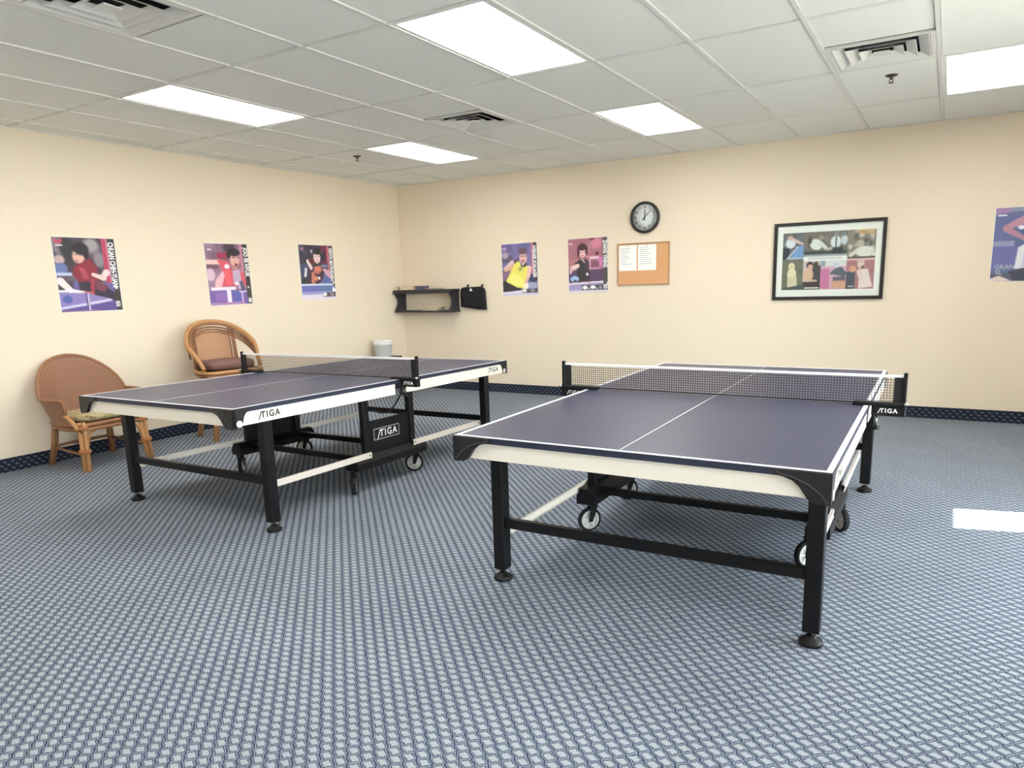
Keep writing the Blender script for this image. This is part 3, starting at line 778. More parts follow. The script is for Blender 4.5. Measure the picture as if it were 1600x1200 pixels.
def print_mesh(name, a, w, h, off=0.0):
    """sheet in local XY, origin at centre, ink stored per corner point"""
    H_, W_, _ = a.shape
    vs = [((j/(W_-1)-0.5)*w, (0.5-i/(H_-1))*h, off) for i in range(H_) for j in range(W_)]
    fs = [(i*W_+j, (i+1)*W_+j, (i+1)*W_+j+1, i*W_+j+1) for i in range(H_-1) for j in range(W_-1)]
    me = bpy.data.meshes.new(name); me.from_pydata(vs, [], fs)
    at = me.color_attributes.new('ink', 'FLOAT_COLOR', 'POINT')
    s = (np.clip(a, 0, 255)/255.0)**0.82; l = np.where(s <= 0.04045, s/12.92, ((s+0.055)/1.055)**2.4)
    at.data.foreach_set('color', np.concatenate([l, np.ones((H_, W_, 1))], 2).astype(np.float32).ravel())
    me.materials.append(M('print')); return me
SKIN = (226, 176, 158); HAIR = (34, 28, 34)
def emblem(a, x, y, col=(196, 60, 84)):
    poly(a, [(x-0.07, y-0.045), (x-0.005, y-0.005), (x-0.01, y+0.03), (x-0.05, y+0.02)], col)
    poly(a, [(x+0.07, y-0.045), (x+0.005, y-0.005), (x+0.01, y+0.03), (x+0.05, y+0.02)], col)
    rect(a, x-0.05, y+0.042, x+0.06, y+0.060, (225, 215, 225))
def poster_a():
    g = random.Random(1); a = canvas(66, 84, (64, 52, 62))
    blotch(a, 26, [(120, 110, 120), (60, 40, 52), (40, 40, 44), (100, 70, 84)], g, 0, 0.6)
    ell(a, 0.22, 0.14, 0.10, 0.16, (38, 40, 44), soft=0.5); ell(a, 0.60, 0.10, 0.12, 0.09, (150, 142, 146), soft=0.6); ell(a, 0.71, 0.30, 0.09, 0.10, (124, 116, 128), soft=0.5)
    ell(a, 0.08, 0.30, 0.08, 0.06, (180, 150, 150)); ell(a, 0.09, 0.42, 0.10, 0.08, (88, 104, 158)); rect(a, 0, 0.47, 0.24, 0.51, (176, 186, 222))
    rect(a, 0.775, 0, 0.86, 0.62, (176, 56, 84)); rect(a, 0.845, 0, 0.87, 0.62, (214, 130, 148))
    poly(a, [(0.26, 0.58), (0.98, 0.62), (1, 0.9), (0.2, 0.80)], (92, 84, 142))
    poly(a, [(0.32, 0.58), (0.62, 0.58), (0.98, 0.80), (0.95, 0.88), (0.58, 0.86), (0.33, 0.72)], (44, 40, 52))
    poly(a, [(0.28, 0.40), (0.38, 0.34), (0.55, 0.28), (0.66, 0.40), (0.64, 0.58), (0.34, 0.60), (0.26, 0.52)], (124, 34, 48))
    poly(a, [(0.36, 0.40), (0.46, 0.42), (0.50, 0.56), (0.42, 0.56)], (168, 62, 76)); poly(a, [(0.52, 0.55), (0.60, 0.56), (0.56, 0.76), (0.50, 0.76)], (150, 48, 60))
    poly(a, [(0.60, 0.56), (0.80, 0.66), (0.72, 0.74), (0.60, 0.70)], (108, 52, 68))
    ell(a, 0.385, 0.25, 0.095, 0.095, SKIN, 0.2); ell(a, 0.43, 0.15, 0.13, 0.085, HAIR, 0.3); ell(a, 0.50, 0.21, 0.045, 0.08, HAIR)
    rect(a, 0.31, 0.225, 0.37, 0.24, (96, 60, 62)); rect(a, 0.40, 0.23, 0.45, 0.245, (96, 60, 62)); ell(a, 0.35, 0.315, 0.03, 0.012, (168, 90, 96))
    limb(a, (0.80, 0.47), (0.74, 0.53), 0.055, 0.045, (244, 206, 204)); limb(a, (0.74, 0.55), (0.58, 0.50), 0.045, 0.03, (240, 198, 194))
    limb(a, (0.05, 0.58), (0.20, 0.72), 0.06, 0.045, (246, 224, 224)); limb(a, (0.20, 0.72), (0.40, 0.735), 0.04, 0.02, (246, 224, 224))
    ell(a, 0.47, 0.755, 0.085, 0.028, (176, 98, 106), 0.25)
    rect(a, 0, 0.70, 0.30, 0.735, (240, 232, 244))
    poly(a, [(0, 0.735), (0.42, 0.745), (0.85, 0.84), (0.85, 0.97), (0, 1)], (126, 112, 176)); poly(a, [(0, 0.93), (0.82, 0.83), (0.82, 0.86), (0, 0.98)], (204, 200, 226))
    poly(a, [(0, 0.96), (0.9, 0.86), (0.9, 1), (0, 1)], (82, 66, 132)); rect(a, 0.41, 0.75, 0.46, 0.93, (86, 64, 122)); rect(a, 0.44, 0.75, 0.465, 1.0, (214, 204, 226))
    ell(a, 0.12, 0.825, 0.075, 0.055, (70, 82, 150)); rect(a, 0.0, 0.985, 0.6, 1, (150, 96, 116))
    poly(a, [(0.875, 0.0), (0.985, 0.0), (0.985, 1), (0.90, 1)], (50, 46, 46)); rect(a, 0.985, 0, 1, 1, (84, 80, 72))
    ell(a, 0.93, 0.675, 0.03, 0.024, (240, 240, 240)); rect(a, 0.895, 0.87, 0.965, 0.945, (222, 220, 218)); rect(a, 0.91, 0.885, 0.95, 0.93, (160, 158, 160))
    emblem(a, 0.10, 0.06); return a
def poster_b():
    g = random.Random(2); a = canvas(66, 84, (146, 112, 136))
    blotch(a, 24, [(100, 72, 92), (190, 160, 182), (120, 60, 80), (86, 74, 92)], g, 0, 0.65)
    rect(a, 0.80, 0, 0.86, 0.75, (190, 120, 140)); ell(a, 0.56, 0.06, 0.14, 0.08, (60, 46, 58), soft=0.6); rect(a, 0.27, 0.15, 0.50, 0.24, (150, 40, 66))
    limb(a, (0.02, 0.30), (0.30, 0.30), 0.045, 0.05, (240, 196, 186)); rect(a, 0.0, 0.34, 0.26, 0.40, (100, 66, 80))
    poly(a, [(0.26, 0.25), (0.52, 0.28), (0.58, 0.45), (0.70, 0.40), (0.86, 0.48), (0.88, 0.68), (0.26, 0.70), (0.34, 0.45)], (214, 78, 96))
    poly(a, [(0.58, 0.44), (0.76, 0.42), (0.78, 0.66), (0.58, 0.66)], (188, 160, 190)); poly(a, [(0.18, 0.58), (0.36, 0.44), (0.40, 0.50), (0.30, 0.70), (0.14, 0.70)], (234, 176, 186))
    ell(a, 0.08, 0.50, 0.10, 0.10, (214, 178, 196)); ell(a, 0.47, 0.37, 0.06, 0.035, (246, 236, 240))
    poly(a, [(0.40, 0.42), (0.52, 0.44), (0.55, 0.66), (0.42, 0.68)], (236, 84, 92))
    ell(a, 0.67, 0.26, 0.115, 0.125, (218, 160, 152), 0.1); ell(a, 0.66, 0.14, 0.15, 0.065, HAIR, 0.1); ell(a, 0.54, 0.18, 0.05, 0.06, HAIR)
    rect(a, 0.61, 0.215, 0.68, 0.23, (92, 50, 56)); rect(a, 0.72, 0.215, 0.78, 0.23, (92, 50, 56)); ell(a, 0.69, 0.345, 0.035, 0.028, (120, 40, 52))
    poly(a, [(0.56, 0.34), (0.74, 0.37), (0.70, 0.43), (0.60, 0.42)], (180, 120, 116))
    rect(a, 0.05, 0.70, 0.62, 0.755, (242, 232, 248)); rect(a, 0, 0.755, 1, 1, (108, 82, 150)); rect(a, 0.40, 0.70, 0.50, 1, (240, 228, 246)); rect(a, 0.14, 0.79, 0.38, 0.93, (132, 96, 168))
    rect(a, 0.54, 0.77, 0.72, 0.95, (84, 84, 166)); rect(a, 0.74, 0.80, 0.78, 1, (196, 180, 220)); rect(a, 0.70, 0.775, 0.9, 0.80, (206, 196, 232))
    ell(a, 0.66, 0.65, 0.045, 0.03, (232, 226, 240)); ell(a, 0.72, 0.70, 0.03, 0.04, (190, 180, 214)); poly(a, [(0.72, 0.62), (0.80, 0.60), (0.86, 0.76), (0.76, 0.78)], (82, 76, 104))
    rect(a, 0, 0.95, 0.8, 1, (168, 120, 168)); poly(a, [(0.865, 0), (1, 0), (1, 1), (0.885, 1)], (58, 52, 50)); rect(a, 0.90, 0.90, 0.975, 0.97, (224, 222, 220)); rect(a, 0.91, 0.70, 0.95, 0.73, (236, 236, 232))
    rect(a, 0.06, 0.09, 0.16, 0.115, (226, 216, 230)); return a
def poster_c():
    g = random.Random(3); a = canvas(66, 84, (44, 42, 54))
    blotch(a, 20, [(30, 32, 44), (70, 62, 84), (50, 40, 46), (60, 66, 96)], g, 0, 0.6)
    rect(a, 0.62, 0.02, 0.83, 0.34, (104, 34, 58)); rect(a, 0.815, 0.02, 0.86, 0.55, (190, 96, 112)); rect(a, 0.60, 0.10, 0.76, 0.3, (40, 36, 50))
    ell(a, 0.36, 0.12, 0.03, 0.03, (166, 164, 178)); ell(a, 0.63, 0.13, 0.05, 0.03, (160, 140, 150)); ell(a, 0.10, 0.40, 0.14, 0.06, (60, 66, 100)); rect(a, 0.62, 0.36, 0.80, 0.41, (112, 112, 150))
    poly(a, [(0.62, 0.42), (0.86, 0.46), (0.90, 0.64), (0.70, 0.56)], (214, 156, 176)); poly(a, [(0.5, 0.60), (0.72, 0.54), (0.96, 0.66), (0.96, 0.72), (0.48, 0.72)], (76, 92, 150))
    poly(a, [(0.28, 0.44), (0.60, 0.36), (0.70, 0.52), (0.62, 0.64), (0.52, 0.71), (0.24, 0.71)], (62, 34, 46)); poly(a, [(0.40, 0.40), (0.60, 0.38), (0.62, 0.48), (0.42, 0.52)], (204, 112, 86))
    poly(a, [(0.32, 0.50), (0.40, 0.48), (0.40, 0.70), (0.30, 0.70)], (190, 112, 88)); ell(a, 0.50, 0.50, 0.06, 0.03, (176, 96, 82)); poly(a, [(0.62, 0.42), (0.72, 0.52), (0.66, 0.56)], (40, 52, 78))
    poly(a, [(0.42, 0.55), (0.52, 0.60), (0.46, 0.66), (0.38, 0.64)], (214, 120, 94))
    limb(a, (0.24, 0.30), (0.32, 0.42), 0.045, 0.04, (240, 214, 210)); ell(a, 0.36, 0.30, 0.10, 0.05, (86, 34, 38), 0.3); limb(a, (0.17, 0.44), (0.14, 0.56), 0.03, 0.03, (232, 222, 240))
    ell(a, 0.51, 0.23, 0.10, 0.105, (238, 200, 194)); ell(a, 0.53, 0.125, 0.13, 0.055, HAIR); rect(a, 0.45, 0.20, 0.50, 0.212, (90, 60, 70)); rect(a, 0.54, 0.20, 0.60, 0.212, (90, 60, 70)); ell(a, 0.52, 0.29, 0.03, 0.012, (170, 90, 100))
    ell(a, 0.53, 0.605, 0.035, 0.026, (236, 236, 248)); rect(a, 0, 0.71, 0.97, 0.745, (226, 236, 252)); rect(a, 0, 0.745, 1, 0.86, (94, 100, 172)); rect(a, 0, 0.85, 1, 0.90, (142, 142, 206)); rect(a, 0, 0.90, 1, 1, (228, 216, 232))
    rect(a, 0.50, 0.745, 0.9, 0.84, (86, 110, 160)); poly(a, [(0.62, 0.875), (0.99, 0.865), (0.99, 0.955), (0.62, 0.955)], (66, 58, 58)); ell(a, 0.67, 0.905, 0.055, 0.035, (238, 236, 234)); ell(a, 0.88, 0.91, 0.07, 0.03, (132, 124, 122))
    poly(a, [(0.87, 0), (1, 0), (1, 0.78), (0.89, 0.70)], (70, 58, 52)); poly(a, [(0.92, 0.76), (1.0, 0.82), (1, 0.86), (0.90, 0.86)], (244, 244, 246)); ell(a, 0.955, 0.69, 0.03, 0.02, (244, 240, 240))
    poly(a, [(0.03, 0.03), (0.08, 0.075), (0.15, 0.03), (0.13, 0.10), (0.06, 0.10)], (186, 110, 130)); return a
def poster_d():
    g = random.Random(4); a = canvas(66, 84, (112, 100, 158))
    blotch(a, 18, [(86, 90, 150), (132, 110, 168), (90, 78, 120), (74, 84, 140)], g, 0, 0.5)
    rect(a, 0, 0.22, 0.3, 0.36, (84, 78, 100)); ell(a, 0.10, 0.22, 0.09, 0.06, (168, 150, 176)); rect(a, 0, 0.5, 0.25, 0.72, (118, 92, 116)); rect(a, 0.83, 0, 0.90, 0.62, (186, 104, 120)); poly(a, [(0.74, 0.62), (0.92, 0.58), (0.95, 0.78), (0.78, 0.76)], (48, 46, 84))
    poly(a, [(0.0, 0.72), (0.10, 0.70), (0.52, 0.84), (0.55, 0.93), (0.0, 0.93)], (40, 38, 44))
    poly(a, [(0.36, 0.34), (0.48, 0.34), (0.56, 0.42), (0.66, 0.38), (0.74, 0.46), (0.74, 0.60), (0.66, 0.72), (0.70, 0.88), (0.40, 0.84), (0.10, 0.72), (0.24, 0.54)], (240, 228, 92))
    poly(a, [(0.14, 0.70), (0.30, 0.56), (0.56, 0.66), (0.64, 0.84), (0.42, 0.82)], (248, 240, 120)); ell(a, 0.52, 0.50, 0.09, 0.05, (214, 206, 96)); ell(a, 0.52, 0.49, 0.035, 0.02, (120, 120, 62))
    poly(a, [(0.30, 0.36), (0.54, 0.26), (0.56, 0.29), (0.34, 0.40)], (70, 66, 58)); poly(a, [(0.52, 0.40), (0.60, 0.44), (0.66, 0.36), (0.72, 0.42), (0.64, 0.46), (0.55, 0.46)], (44, 46, 64))
    limb(a, (0.30, 0.36), (0.08, 0.48), 0.055, 0.04, (226, 190, 196)); limb(a, (0.10, 0.50), (0.26, 0.46), 0.035, 0.05, (224, 170, 130)); limb(a, (0.78, 0.48), (0.74, 0.64), 0.06, 0.045, (238, 192, 176)); limb(a, (0.72, 0.66), (0.64, 0.80), 0.04, 0.035, (230, 180, 160))
    ell(a, 0.61, 0.285, 0.105, 0.115, (226, 172, 170)); ell(a, 0.61, 0.155, 0.13, 0.065, (92, 74, 84)); rect(a, 0.54, 0.245, 0.60, 0.262, (92, 56, 70)); rect(a, 0.64, 0.245, 0.70, 0.262, (92, 56, 70)); ell(a, 0.60, 0.345, 0.045, 0.022, (150, 88, 100))
    ell(a, 0.68, 0.82, 0.08, 0.06, (246, 238, 220)); poly(a, [(0.76, 0.74), (0.97, 0.76), (0.97, 0.88), (0.72, 0.86)], (150, 156, 190))
    poly(a, [(0, 0.935), (0.58, 0.89), (1, 0.93), (1, 1), (0, 1)], (206, 198, 218)); rect(a, 0, 0.925, 0.54, 0.95, (230, 222, 246)); poly(a, [(0.56, 0.88), (0.99, 0.87), (0.99, 0.955), (0.56, 0.955)], (70, 66, 78)); ell(a, 0.62, 0.905, 0.06, 0.035, (236, 232, 226)); ell(a, 0.84, 0.91, 0.06, 0.03, (120, 130, 128))
    poly(a, [(0.90, 0), (1, 0), (1, 0.76), (0.92, 0.70)], (52, 46, 48)); rect(a, 0.03, 0.085, 0.13, 0.10, (230, 224, 240)); return a
def poster_e():
    g = random.Random(5); a = canvas(66, 84, (158, 96, 108))
    blotch(a, 22, [(176, 112, 118), (140, 80, 96), (168, 84, 110), (150, 110, 118)], g, 0, 0.6, op=0.6)
    ell(a, 0.72, 0.10, 0.13, 0.10, (206, 118, 140), soft=0.7); ell(a, 0.62, 0.02, 0.06, 0.03, (112, 30, 54)); rect(a, 0.46, 0.335, 0.80, 0.355, (214, 150, 168)); ell(a, 0.74, 0.29, 0.05, 0.03, (92, 44, 60))
    poly(a, [(0.54, 0.36), (0.86, 0.36), (0.86, 0.58), (0.54, 0.58)], (156, 92, 124)); rect(a, 0.56, 0.35, 0.78, 0.385, (232, 200, 212)); rect(a, 0.54, 0.38, 0.565, 0.62, (214, 180, 196)); ell(a, 0.82, 0.44, 0.07, 0.09, (204, 110, 168), soft=0.7); rect(a, 0.58, 0.43, 0.78, 0.53, (120, 70, 86)); rect(a, 0.56, 0.555, 0.80, 0.575, (190, 150, 180))
    rect(a, 0.50, 0.58, 0.92, 0.80, (78, 58, 88)); poly(a, [(0, 0.60), (0.25, 0.58), (0.3, 0.82), (0, 0.82)], (72, 60, 96))
    poly(a, [(0.15, 0.46), (0.30, 0.38), (0.42, 0.40), (0.54, 0.46), (0.54, 0.80), (0.22, 0.80), (0.22, 0.56)], (46, 42, 46)); poly(a, [(0.42, 0.36), (0.53, 0.42), (0.53, 0.62), (0.44, 0.60)], (62, 40, 56)); poly(a, [(0.32, 0.38), (0.36, 0.36), (0.44, 0.44), (0.42, 0.46)], (176, 150, 158))
    limb(a, (0.24, 0.50), (0.10, 0.54), 0.05, 0.05, (236, 200, 200)); limb(a, (0.08, 0.56), (0.06, 0.62), 0.04, 0.03, (220, 170, 180)); ell(a, 0.16, 0.74, 0.11, 0.055, (148, 180, 226)); ell(a, 0.17, 0.775, 0.05, 0.02, (66, 66, 84))
    ell(a, 0.375, 0.20, 0.13, 0.105, (62, 34, 42)); ell(a, 0.37, 0.265, 0.09, 0.085, (238, 186, 186)); ell(a, 0.36, 0.185, 0.10, 0.04, (62, 34, 42)); ell(a, 0.27, 0.27, 0.03, 0.07, (62, 34, 42)); ell(a, 0.475, 0.25, 0.03, 0.06, (62, 34, 42)); rect(a, 0.31, 0.25, 0.355, 0.262, (110, 60, 66)); rect(a, 0.39, 0.25, 0.44, 0.262, (110, 60, 66)); ell(a, 0.37, 0.315, 0.03, 0.012, (180, 80, 96))
    ell(a, 0.48, 0.66, 0.032, 0.026, (248, 246, 250)); poly(a, [(0, 0.815), (1, 0.79), (1, 0.815), (0, 0.845)], (240, 232, 246)); poly(a, [(0, 0.845), (1, 0.815), (1, 1), (0, 1)], (152, 140, 190)); rect(a, 0, 0.96, 1, 1, (226, 216, 226))
    rect(a, 0.34, 0.86, 0.88, 0.95, (72, 66, 76)); ell(a, 0.42, 0.905, 0.065, 0.035, (240, 240, 238)); limb(a, (0.47, 0.91), (0.54, 0.93), 0.012, 0.01, (200, 196, 196)); ell(a, 0.62, 0.90, 0.065, 0.035, (240, 240, 238)); limb(a, (0.67, 0.91), (0.74, 0.93), 0.012, 0.01, (200, 196, 196)); ell(a, 0.81, 0.91, 0.035, 0.03, (146, 140, 146))
    poly(a, [(0.875, 0), (1, 0), (1, 0.95), (0.89, 0.95)], (70, 64, 60)); rect(a, 0.895, 0.86, 0.975, 0.935, (232, 230, 230)); rect(a, 0.92, 0.885, 0.955, 0.92, (150, 146, 148)); poly(a, [(0.96, 0.80), (1, 0.85), (1, 0.87), (0.97, 0.86)], (246, 246, 244)); rect(a, 0.02, 0.085, 0.12, 0.10, (240, 220, 224)); return a
def poster_f():
    g = random.Random(6); a = canvas(80, 96, (76, 88, 140))
    blotch(a, 16, [(70, 80, 128), (86, 92, 150), (80, 96, 134)], g, 0, 0.7, op=0.6); poly(a, [(0, 0), (0.4, 0), (0.4, 0.05), (0, 0.09)], (150, 110, 168)); rect(a, 0.2, 0, 1, 0.06, (122, 130, 158)); rect(a, 0, 0.45, 0.3, 0.52, (132, 138, 176)); rect(a, 0, 0.52, 0.36, 0.80, (92, 92, 156)); rect(a, 0, 0.88, 1, 1, (70, 72, 96))
    rect(a, 0.04, 0.095, 0.16, 0.112, (226, 226, 238))
    poly(a, [(0.36, 0.54), (0.52, 0.46), (0.86, 0.46), (0.90, 0.86), (0.33, 0.83)], (196, 200, 226)); poly(a, [(0.36, 0.54), (0.46, 0.50), (0.42, 0.82), (0.33, 0.82)], (226, 226, 234))
    poly(a, [(0.48, 0.46), (0.86, 0.36), (0.90, 0.50), (0.56, 0.54)], (232, 176, 176)); poly(a, [(0.54, 0.50), (0.86, 0.46), (0.86, 0.53), (0.56, 0.54)], (208, 88, 112))
    poly(a, [(0.38, 0.28), (0.80, 0.24), (0.86, 0.38), (0.60, 0.42), (0.40, 0.38)], (62, 76, 108)); limb(a, (0.34, 0.24), (0.44, 0.12), 0.045, 0.045, (176, 128, 150)); limb(a, (0.17, 0.28), (0.36, 0.18), 0.05, 0.05, (176, 124, 144)); limb(a, (0.18, 0.29), (0.42, 0.42), 0.05, 0.03, (170, 116, 140)); ell(a, 0.48, 0.115, 0.075, 0.055, (232, 186, 190)); ell(a, 0.38, 0.275, 0.05, 0.025, (232, 232, 246))
    ell(a, 0.72, 0.17, 0.10, 0.11, (200, 150, 150)); ell(a, 0.74, 0.09, 0.12, 0.05, HAIR); poly(a, [(0.24, 0.86), (0.44, 0.82), (1, 0.85), (1, 0.99), (0.34, 0.99)], (50, 54, 70)); poly(a, [(0, 0.96), (0.13, 0.92), (0.30, 0.99), (0, 1)], (226, 206, 196)); return a
def collage():
    g = random.Random(7); a = canvas(132, 84, (108, 104, 104))
    def cell(x0, y0, x1, y1, bgc, pal, n):
        rect(a, x0, y0, x1, y1, bgc)
        for _ in range(n):
            cx, cy = g.uniform(x0+0.02, x1-0.02), g.uniform(y0+0.02, y1-0.03)
            r = min(0.03, (x1-cx), (cx-x0)); q = min(0.05, (y1-cy), (cy-y0)); ell(a, cx, cy, r*g.uniform(0.5, 1), q*g.uniform(0.5, 1), pal[g.randrange(len(pal))], 0, 0.6, 0.7)
    cell(0, 0, 0.24, 0.48, (96, 100, 104), [(60, 66, 70), (140, 140, 138), (90, 96, 92)], 16); ell(a, 0.09, 0.18, 0.055, 0.09, (226, 232, 242)); ell(a, 0.085, 0.09, 0.03, 0.04, (214, 170, 160)); limb(a, (0.12, 0.12), (0.22, 0.20), 0.015, 0.012, (230, 190, 190)); rect(a, 0.0, 0.26, 0.08, 0.46, (44, 46, 54)); poly(a, [(0.08, 0.46), (0.16, 0.24), (0.24, 0.22), (0.24, 0.46)], (108, 152, 206)); limb(a, (0.06, 0.44), (0.17, 0.25), 0.006, 0.006, (222, 226, 232)); rect(a, 0.05, 0.43, 0.24, 0.46, (176, 186, 190))
    cell(0.24, 0, 0.71, 0.42, (112, 104, 98), [(84, 80, 76), (140, 128, 118), (70, 76, 80)], 26); ell(a, 0.37, 0.22, 0.07, 0.09, (226, 232, 226), 0.5); ell(a, 0.425, 0.11, 0.028, 0.045, (150, 140, 128)); limb(a, (0.42, 0.20), (0.50, 0.32), 0.022, 0.014, (216, 222, 218)); ell(a, 0.30, 0.16, 0.025, 0.05, (70, 64, 58)); ell(a, 0.48, 0.14, 0.028, 0.055, (120, 116, 108)); ell(a, 0.58, 0.19, 0.055, 0.10, (224, 232, 236)); rect(a, 0.577, 0.10, 0.592, 0.28, (60, 70, 80)); ell(a, 0.585, 0.05, 0.028, 0.04, (122, 134, 140)); ell(a, 0.67, 0.16, 0.035, 0.08, (200, 210, 214)); ell(a, 0.66, 0.06, 0.025, 0.04, (110, 124, 132)); limb(a, (0.48, 0.31), (0.56, 0.29), 0.012, 0.010, (196, 190, 176)); rect(a, 0.24, 0.33, 0.71, 0.385, (62, 66, 64)); rect(a, 0.55, 0.28, 0.66, 0.40, (46, 54, 58)); rect(a, 0.24, 0.39, 0.71, 0.42, (142, 156, 162))
    cell(0.71, 0, 1, 0.50, (132, 124, 114), [(86, 80, 74), (206, 200, 190), (110, 104, 96), (232, 226, 214)], 34); rect(a, 0.80, 0.0, 0.99, 0.035, (214, 174, 110)); rect(a, 0.82, 0.05, 0.99, 0.075, (206, 160, 96)); ell(a, 0.84, 0.24, 0.035, 0.06, (190, 178, 160)); ell(a, 0.89, 0.37, 0.10, 0.09, (234, 230, 218)); limb(a, (0.80, 0.36), (0.74, 0.44), 0.02, 0.016, (226, 220, 206)); limb(a, (0.96, 0.36), (0.985, 0.44), 0.02, 0.016, (228, 222, 208)); rect(a, 0.72, 0.45, 1, 0.49, (84, 74, 66))
    rect(a, 0.24, 0.42, 0.71, 0.50, (240, 240, 236)); rect(a, 0.71, 0.485, 1, 0.51, (236, 190, 196))
    for k in range(13): rect(a, 0.29+k*0.028, 0.445, 0.29+k*0.028+0.02, 0.468, (180, 180, 184))
    cell(0, 0.48, 0.24, 1, (104, 102, 84), [(92, 92, 78), (112, 108, 88), (84, 84, 74)], 12); ell(a, 0.11, 0.58, 0.035, 0.06, (240, 226, 186)); ell(a, 0.115, 0.72, 0.05, 0.12, (234, 220, 182)); poly(a, [(0.07, 0.76), (0.17, 0.76), (0.18, 0.94), (0.07, 0.94)], (216, 202, 166)); poly(a, [(0, 0.97), (0.24, 0.90), (0.24, 1), (0, 1)], (62, 78, 76)); ell(a, 0.11, 0.585, 0.018, 0.03, (220, 186, 150))
    cell(0.24, 0.50, 0.43, 1, (208, 186, 190), [(190, 170, 176), (220, 200, 204)], 6); rect(a, 0.34, 0.58, 0.43, 1, (66, 62, 70)); ell(a, 0.38, 0.56, 0.026, 0.05, (74, 60, 58)); ell(a, 0.315, 0.57, 0.04, 0.06, (54, 40, 40)); ell(a, 0.32, 0.60, 0.028, 0.045, (224, 166, 150)); ell(a, 0.30, 0.74, 0.055, 0.11, (222, 178, 140)); rect(a, 0.24, 0.86, 0.43, 1, (60, 48, 46)); limb(a, (0.33, 0.84), (0.39, 0.84), 0.012, 0.01, (212, 176, 160)); rect(a, 0.26, 0.955, 0.42, 0.975, (220, 216, 212))
    cell(0.43, 0.50, 0.71, 1, (214, 164, 184), [(204, 150, 176), (226, 186, 200)], 8); rect(a, 0.43, 0.50, 0.71, 0.60, (222, 222, 222)); rect(a, 0.43, 0.5, 0.48, 0.6, (140, 158, 176)); rect(a, 0.43, 0.64, 0.53, 0.98, (206, 112, 160)); poly(a, [(0.53, 0.72), (0.60, 0.62), (0.66, 0.62), (0.71, 0.72), (0.68, 0.82), (0.58, 0.82)], (78, 88, 104)); ell(a, 0.60, 0.585, 0.028, 0.05, (206, 206, 222)); limb(a, (0.56, 0.76), (0.65, 0.79), 0.014, 0.012, (206, 170, 180)); rect(a, 0.56, 0.84, 0.71, 0.98, (222, 160, 128)); rect(a, 0.57, 0.78, 0.70, 0.85, (100, 84, 100))
    cell(0.71, 0.51, 1, 1, (172, 112, 116), [(160, 100, 108), (184, 124, 126)], 8); rect(a, 0.71, 0.70, 0.80, 1, (66, 74, 88)); ell(a, 0.775, 0.66, 0.035, 0.055, (226, 160, 130)); ell(a, 0.855, 0.585, 0.035, 0.06, (232, 208, 196)); ell(a, 0.855, 0.535, 0.045, 0.025, (206, 190, 178)); rect(a, 0.86, 0.60, 0.885, 0.68, (120, 88, 76)); poly(a, [(0.84, 0.66), (0.93, 0.66), (0.985, 0.96), (0.84, 0.99)], (240, 218, 210)); limb(a, (0.84, 0.70), (0.86, 0.82), 0.025, 0.02, (236, 210, 202)); rect(a, 0.73, 0.94, 0.79, 0.96, (220, 216, 216))
    return a
def poster(label, cat_loc, wall, w, h, art, name=None, tilt=0.0, ink=(244, 243, 238), strip=0.93, span=0.62, top=0.05):
    r = thing('poster', label, 'poster', (0, 0, 0), group='table tennis player posters')
    x, y, z = cat_loc
    if wall == 'left': m_ = face_matrix((x, y, z), (0, 1, 0), (0, 0, 1))
    else: m_ = face_matrix((x, y, z), (1, 0, 0), (0, 0, 1))
    m_ = m_ @ Matrix.Rotation(tilt, 4, 'Z')
    r.matrix_world = m_
    box('sheet', 'sheet_white', r, -w/2-0.004, w/2+0.004, -h/2-0.004, h/2+0.004, -0.003, 0.0)
    link('print', print_mesh('print', art, w, h, 0.0005), r)
    if name:
        t = text_mb(name, 0.066, bold=0.0030); xs = [p[0] for p in t.v]; L0 = max(xs)-min(xs); ys = [p[1] for p in t.v]; mid = (max(ys)+min(ys))/2
        k = span*h/L0
        mm = face_matrix(((strip-0.5)*w, h/2-top*h-span*h/2, 0.0012), (0, -1, 0), (1, 0, 0))
        t.v = [((p[0]-(max(xs)+min(xs))/2)*k, p[1]-mid, 0) for p in t.v]
        t.xf(mm).build('lettering', 'logo_white', r)
    return r
PX = XL+0.005; PY = YB-0.005
poster('leftmost poster, showing a player in a dark red shirt leaning forward', (PX, -1.972, 1.574), 'left', 0.53, 0.628, poster_a(), 'CHUAN CHIH-YUAN', 0.0)
poster('poster of a player in a bright red shirt above the cane-back chair', (PX, -0.527, 1.570), 'left', 0.52, 0.624, poster_b(), 'JOO SE HYUK', 0.01, span=0.50)
poster('dark poster of a player in an orange and black shirt, nearest the room corner', (PX, 0.716, 1.588), 'left', 0.535, 0.632, poster_c(), 'KENTA MATSUDAIRA', 0.0)
poster('poster of a player in a yellow shirt, right of the black bag', (-2.638, PY, 1.560), 'back', 0.505, 0.632, poster_d(), 'WERNER SCHLAGER', 0.012)
poster('poster of a dark-haired player in a black shirt, beside the corkboard', (-1.702, PY, 1.576), 'back', 0.505, 0.624, poster_e(), 'ZHANG YINING', 0.012, strip=0.945, span=0.5)
pf = poster('blue poster of a kneeling player in white shorts, cut by the right picture edge', (2.565, PY, 1.606), 'back', 0.53, 0.636, poster_f(), None, 0.0)
for tx, yy, cx in (('GRAN', -0.195, -0.165), ('SL', -0.240, -0.205)):
    t = text_mb(tx, 0.055, bold=0.001); t.xf(Matrix.Translation((cx, yy, 0.0012))); t.build('lettering', 'ink_grey', pf)

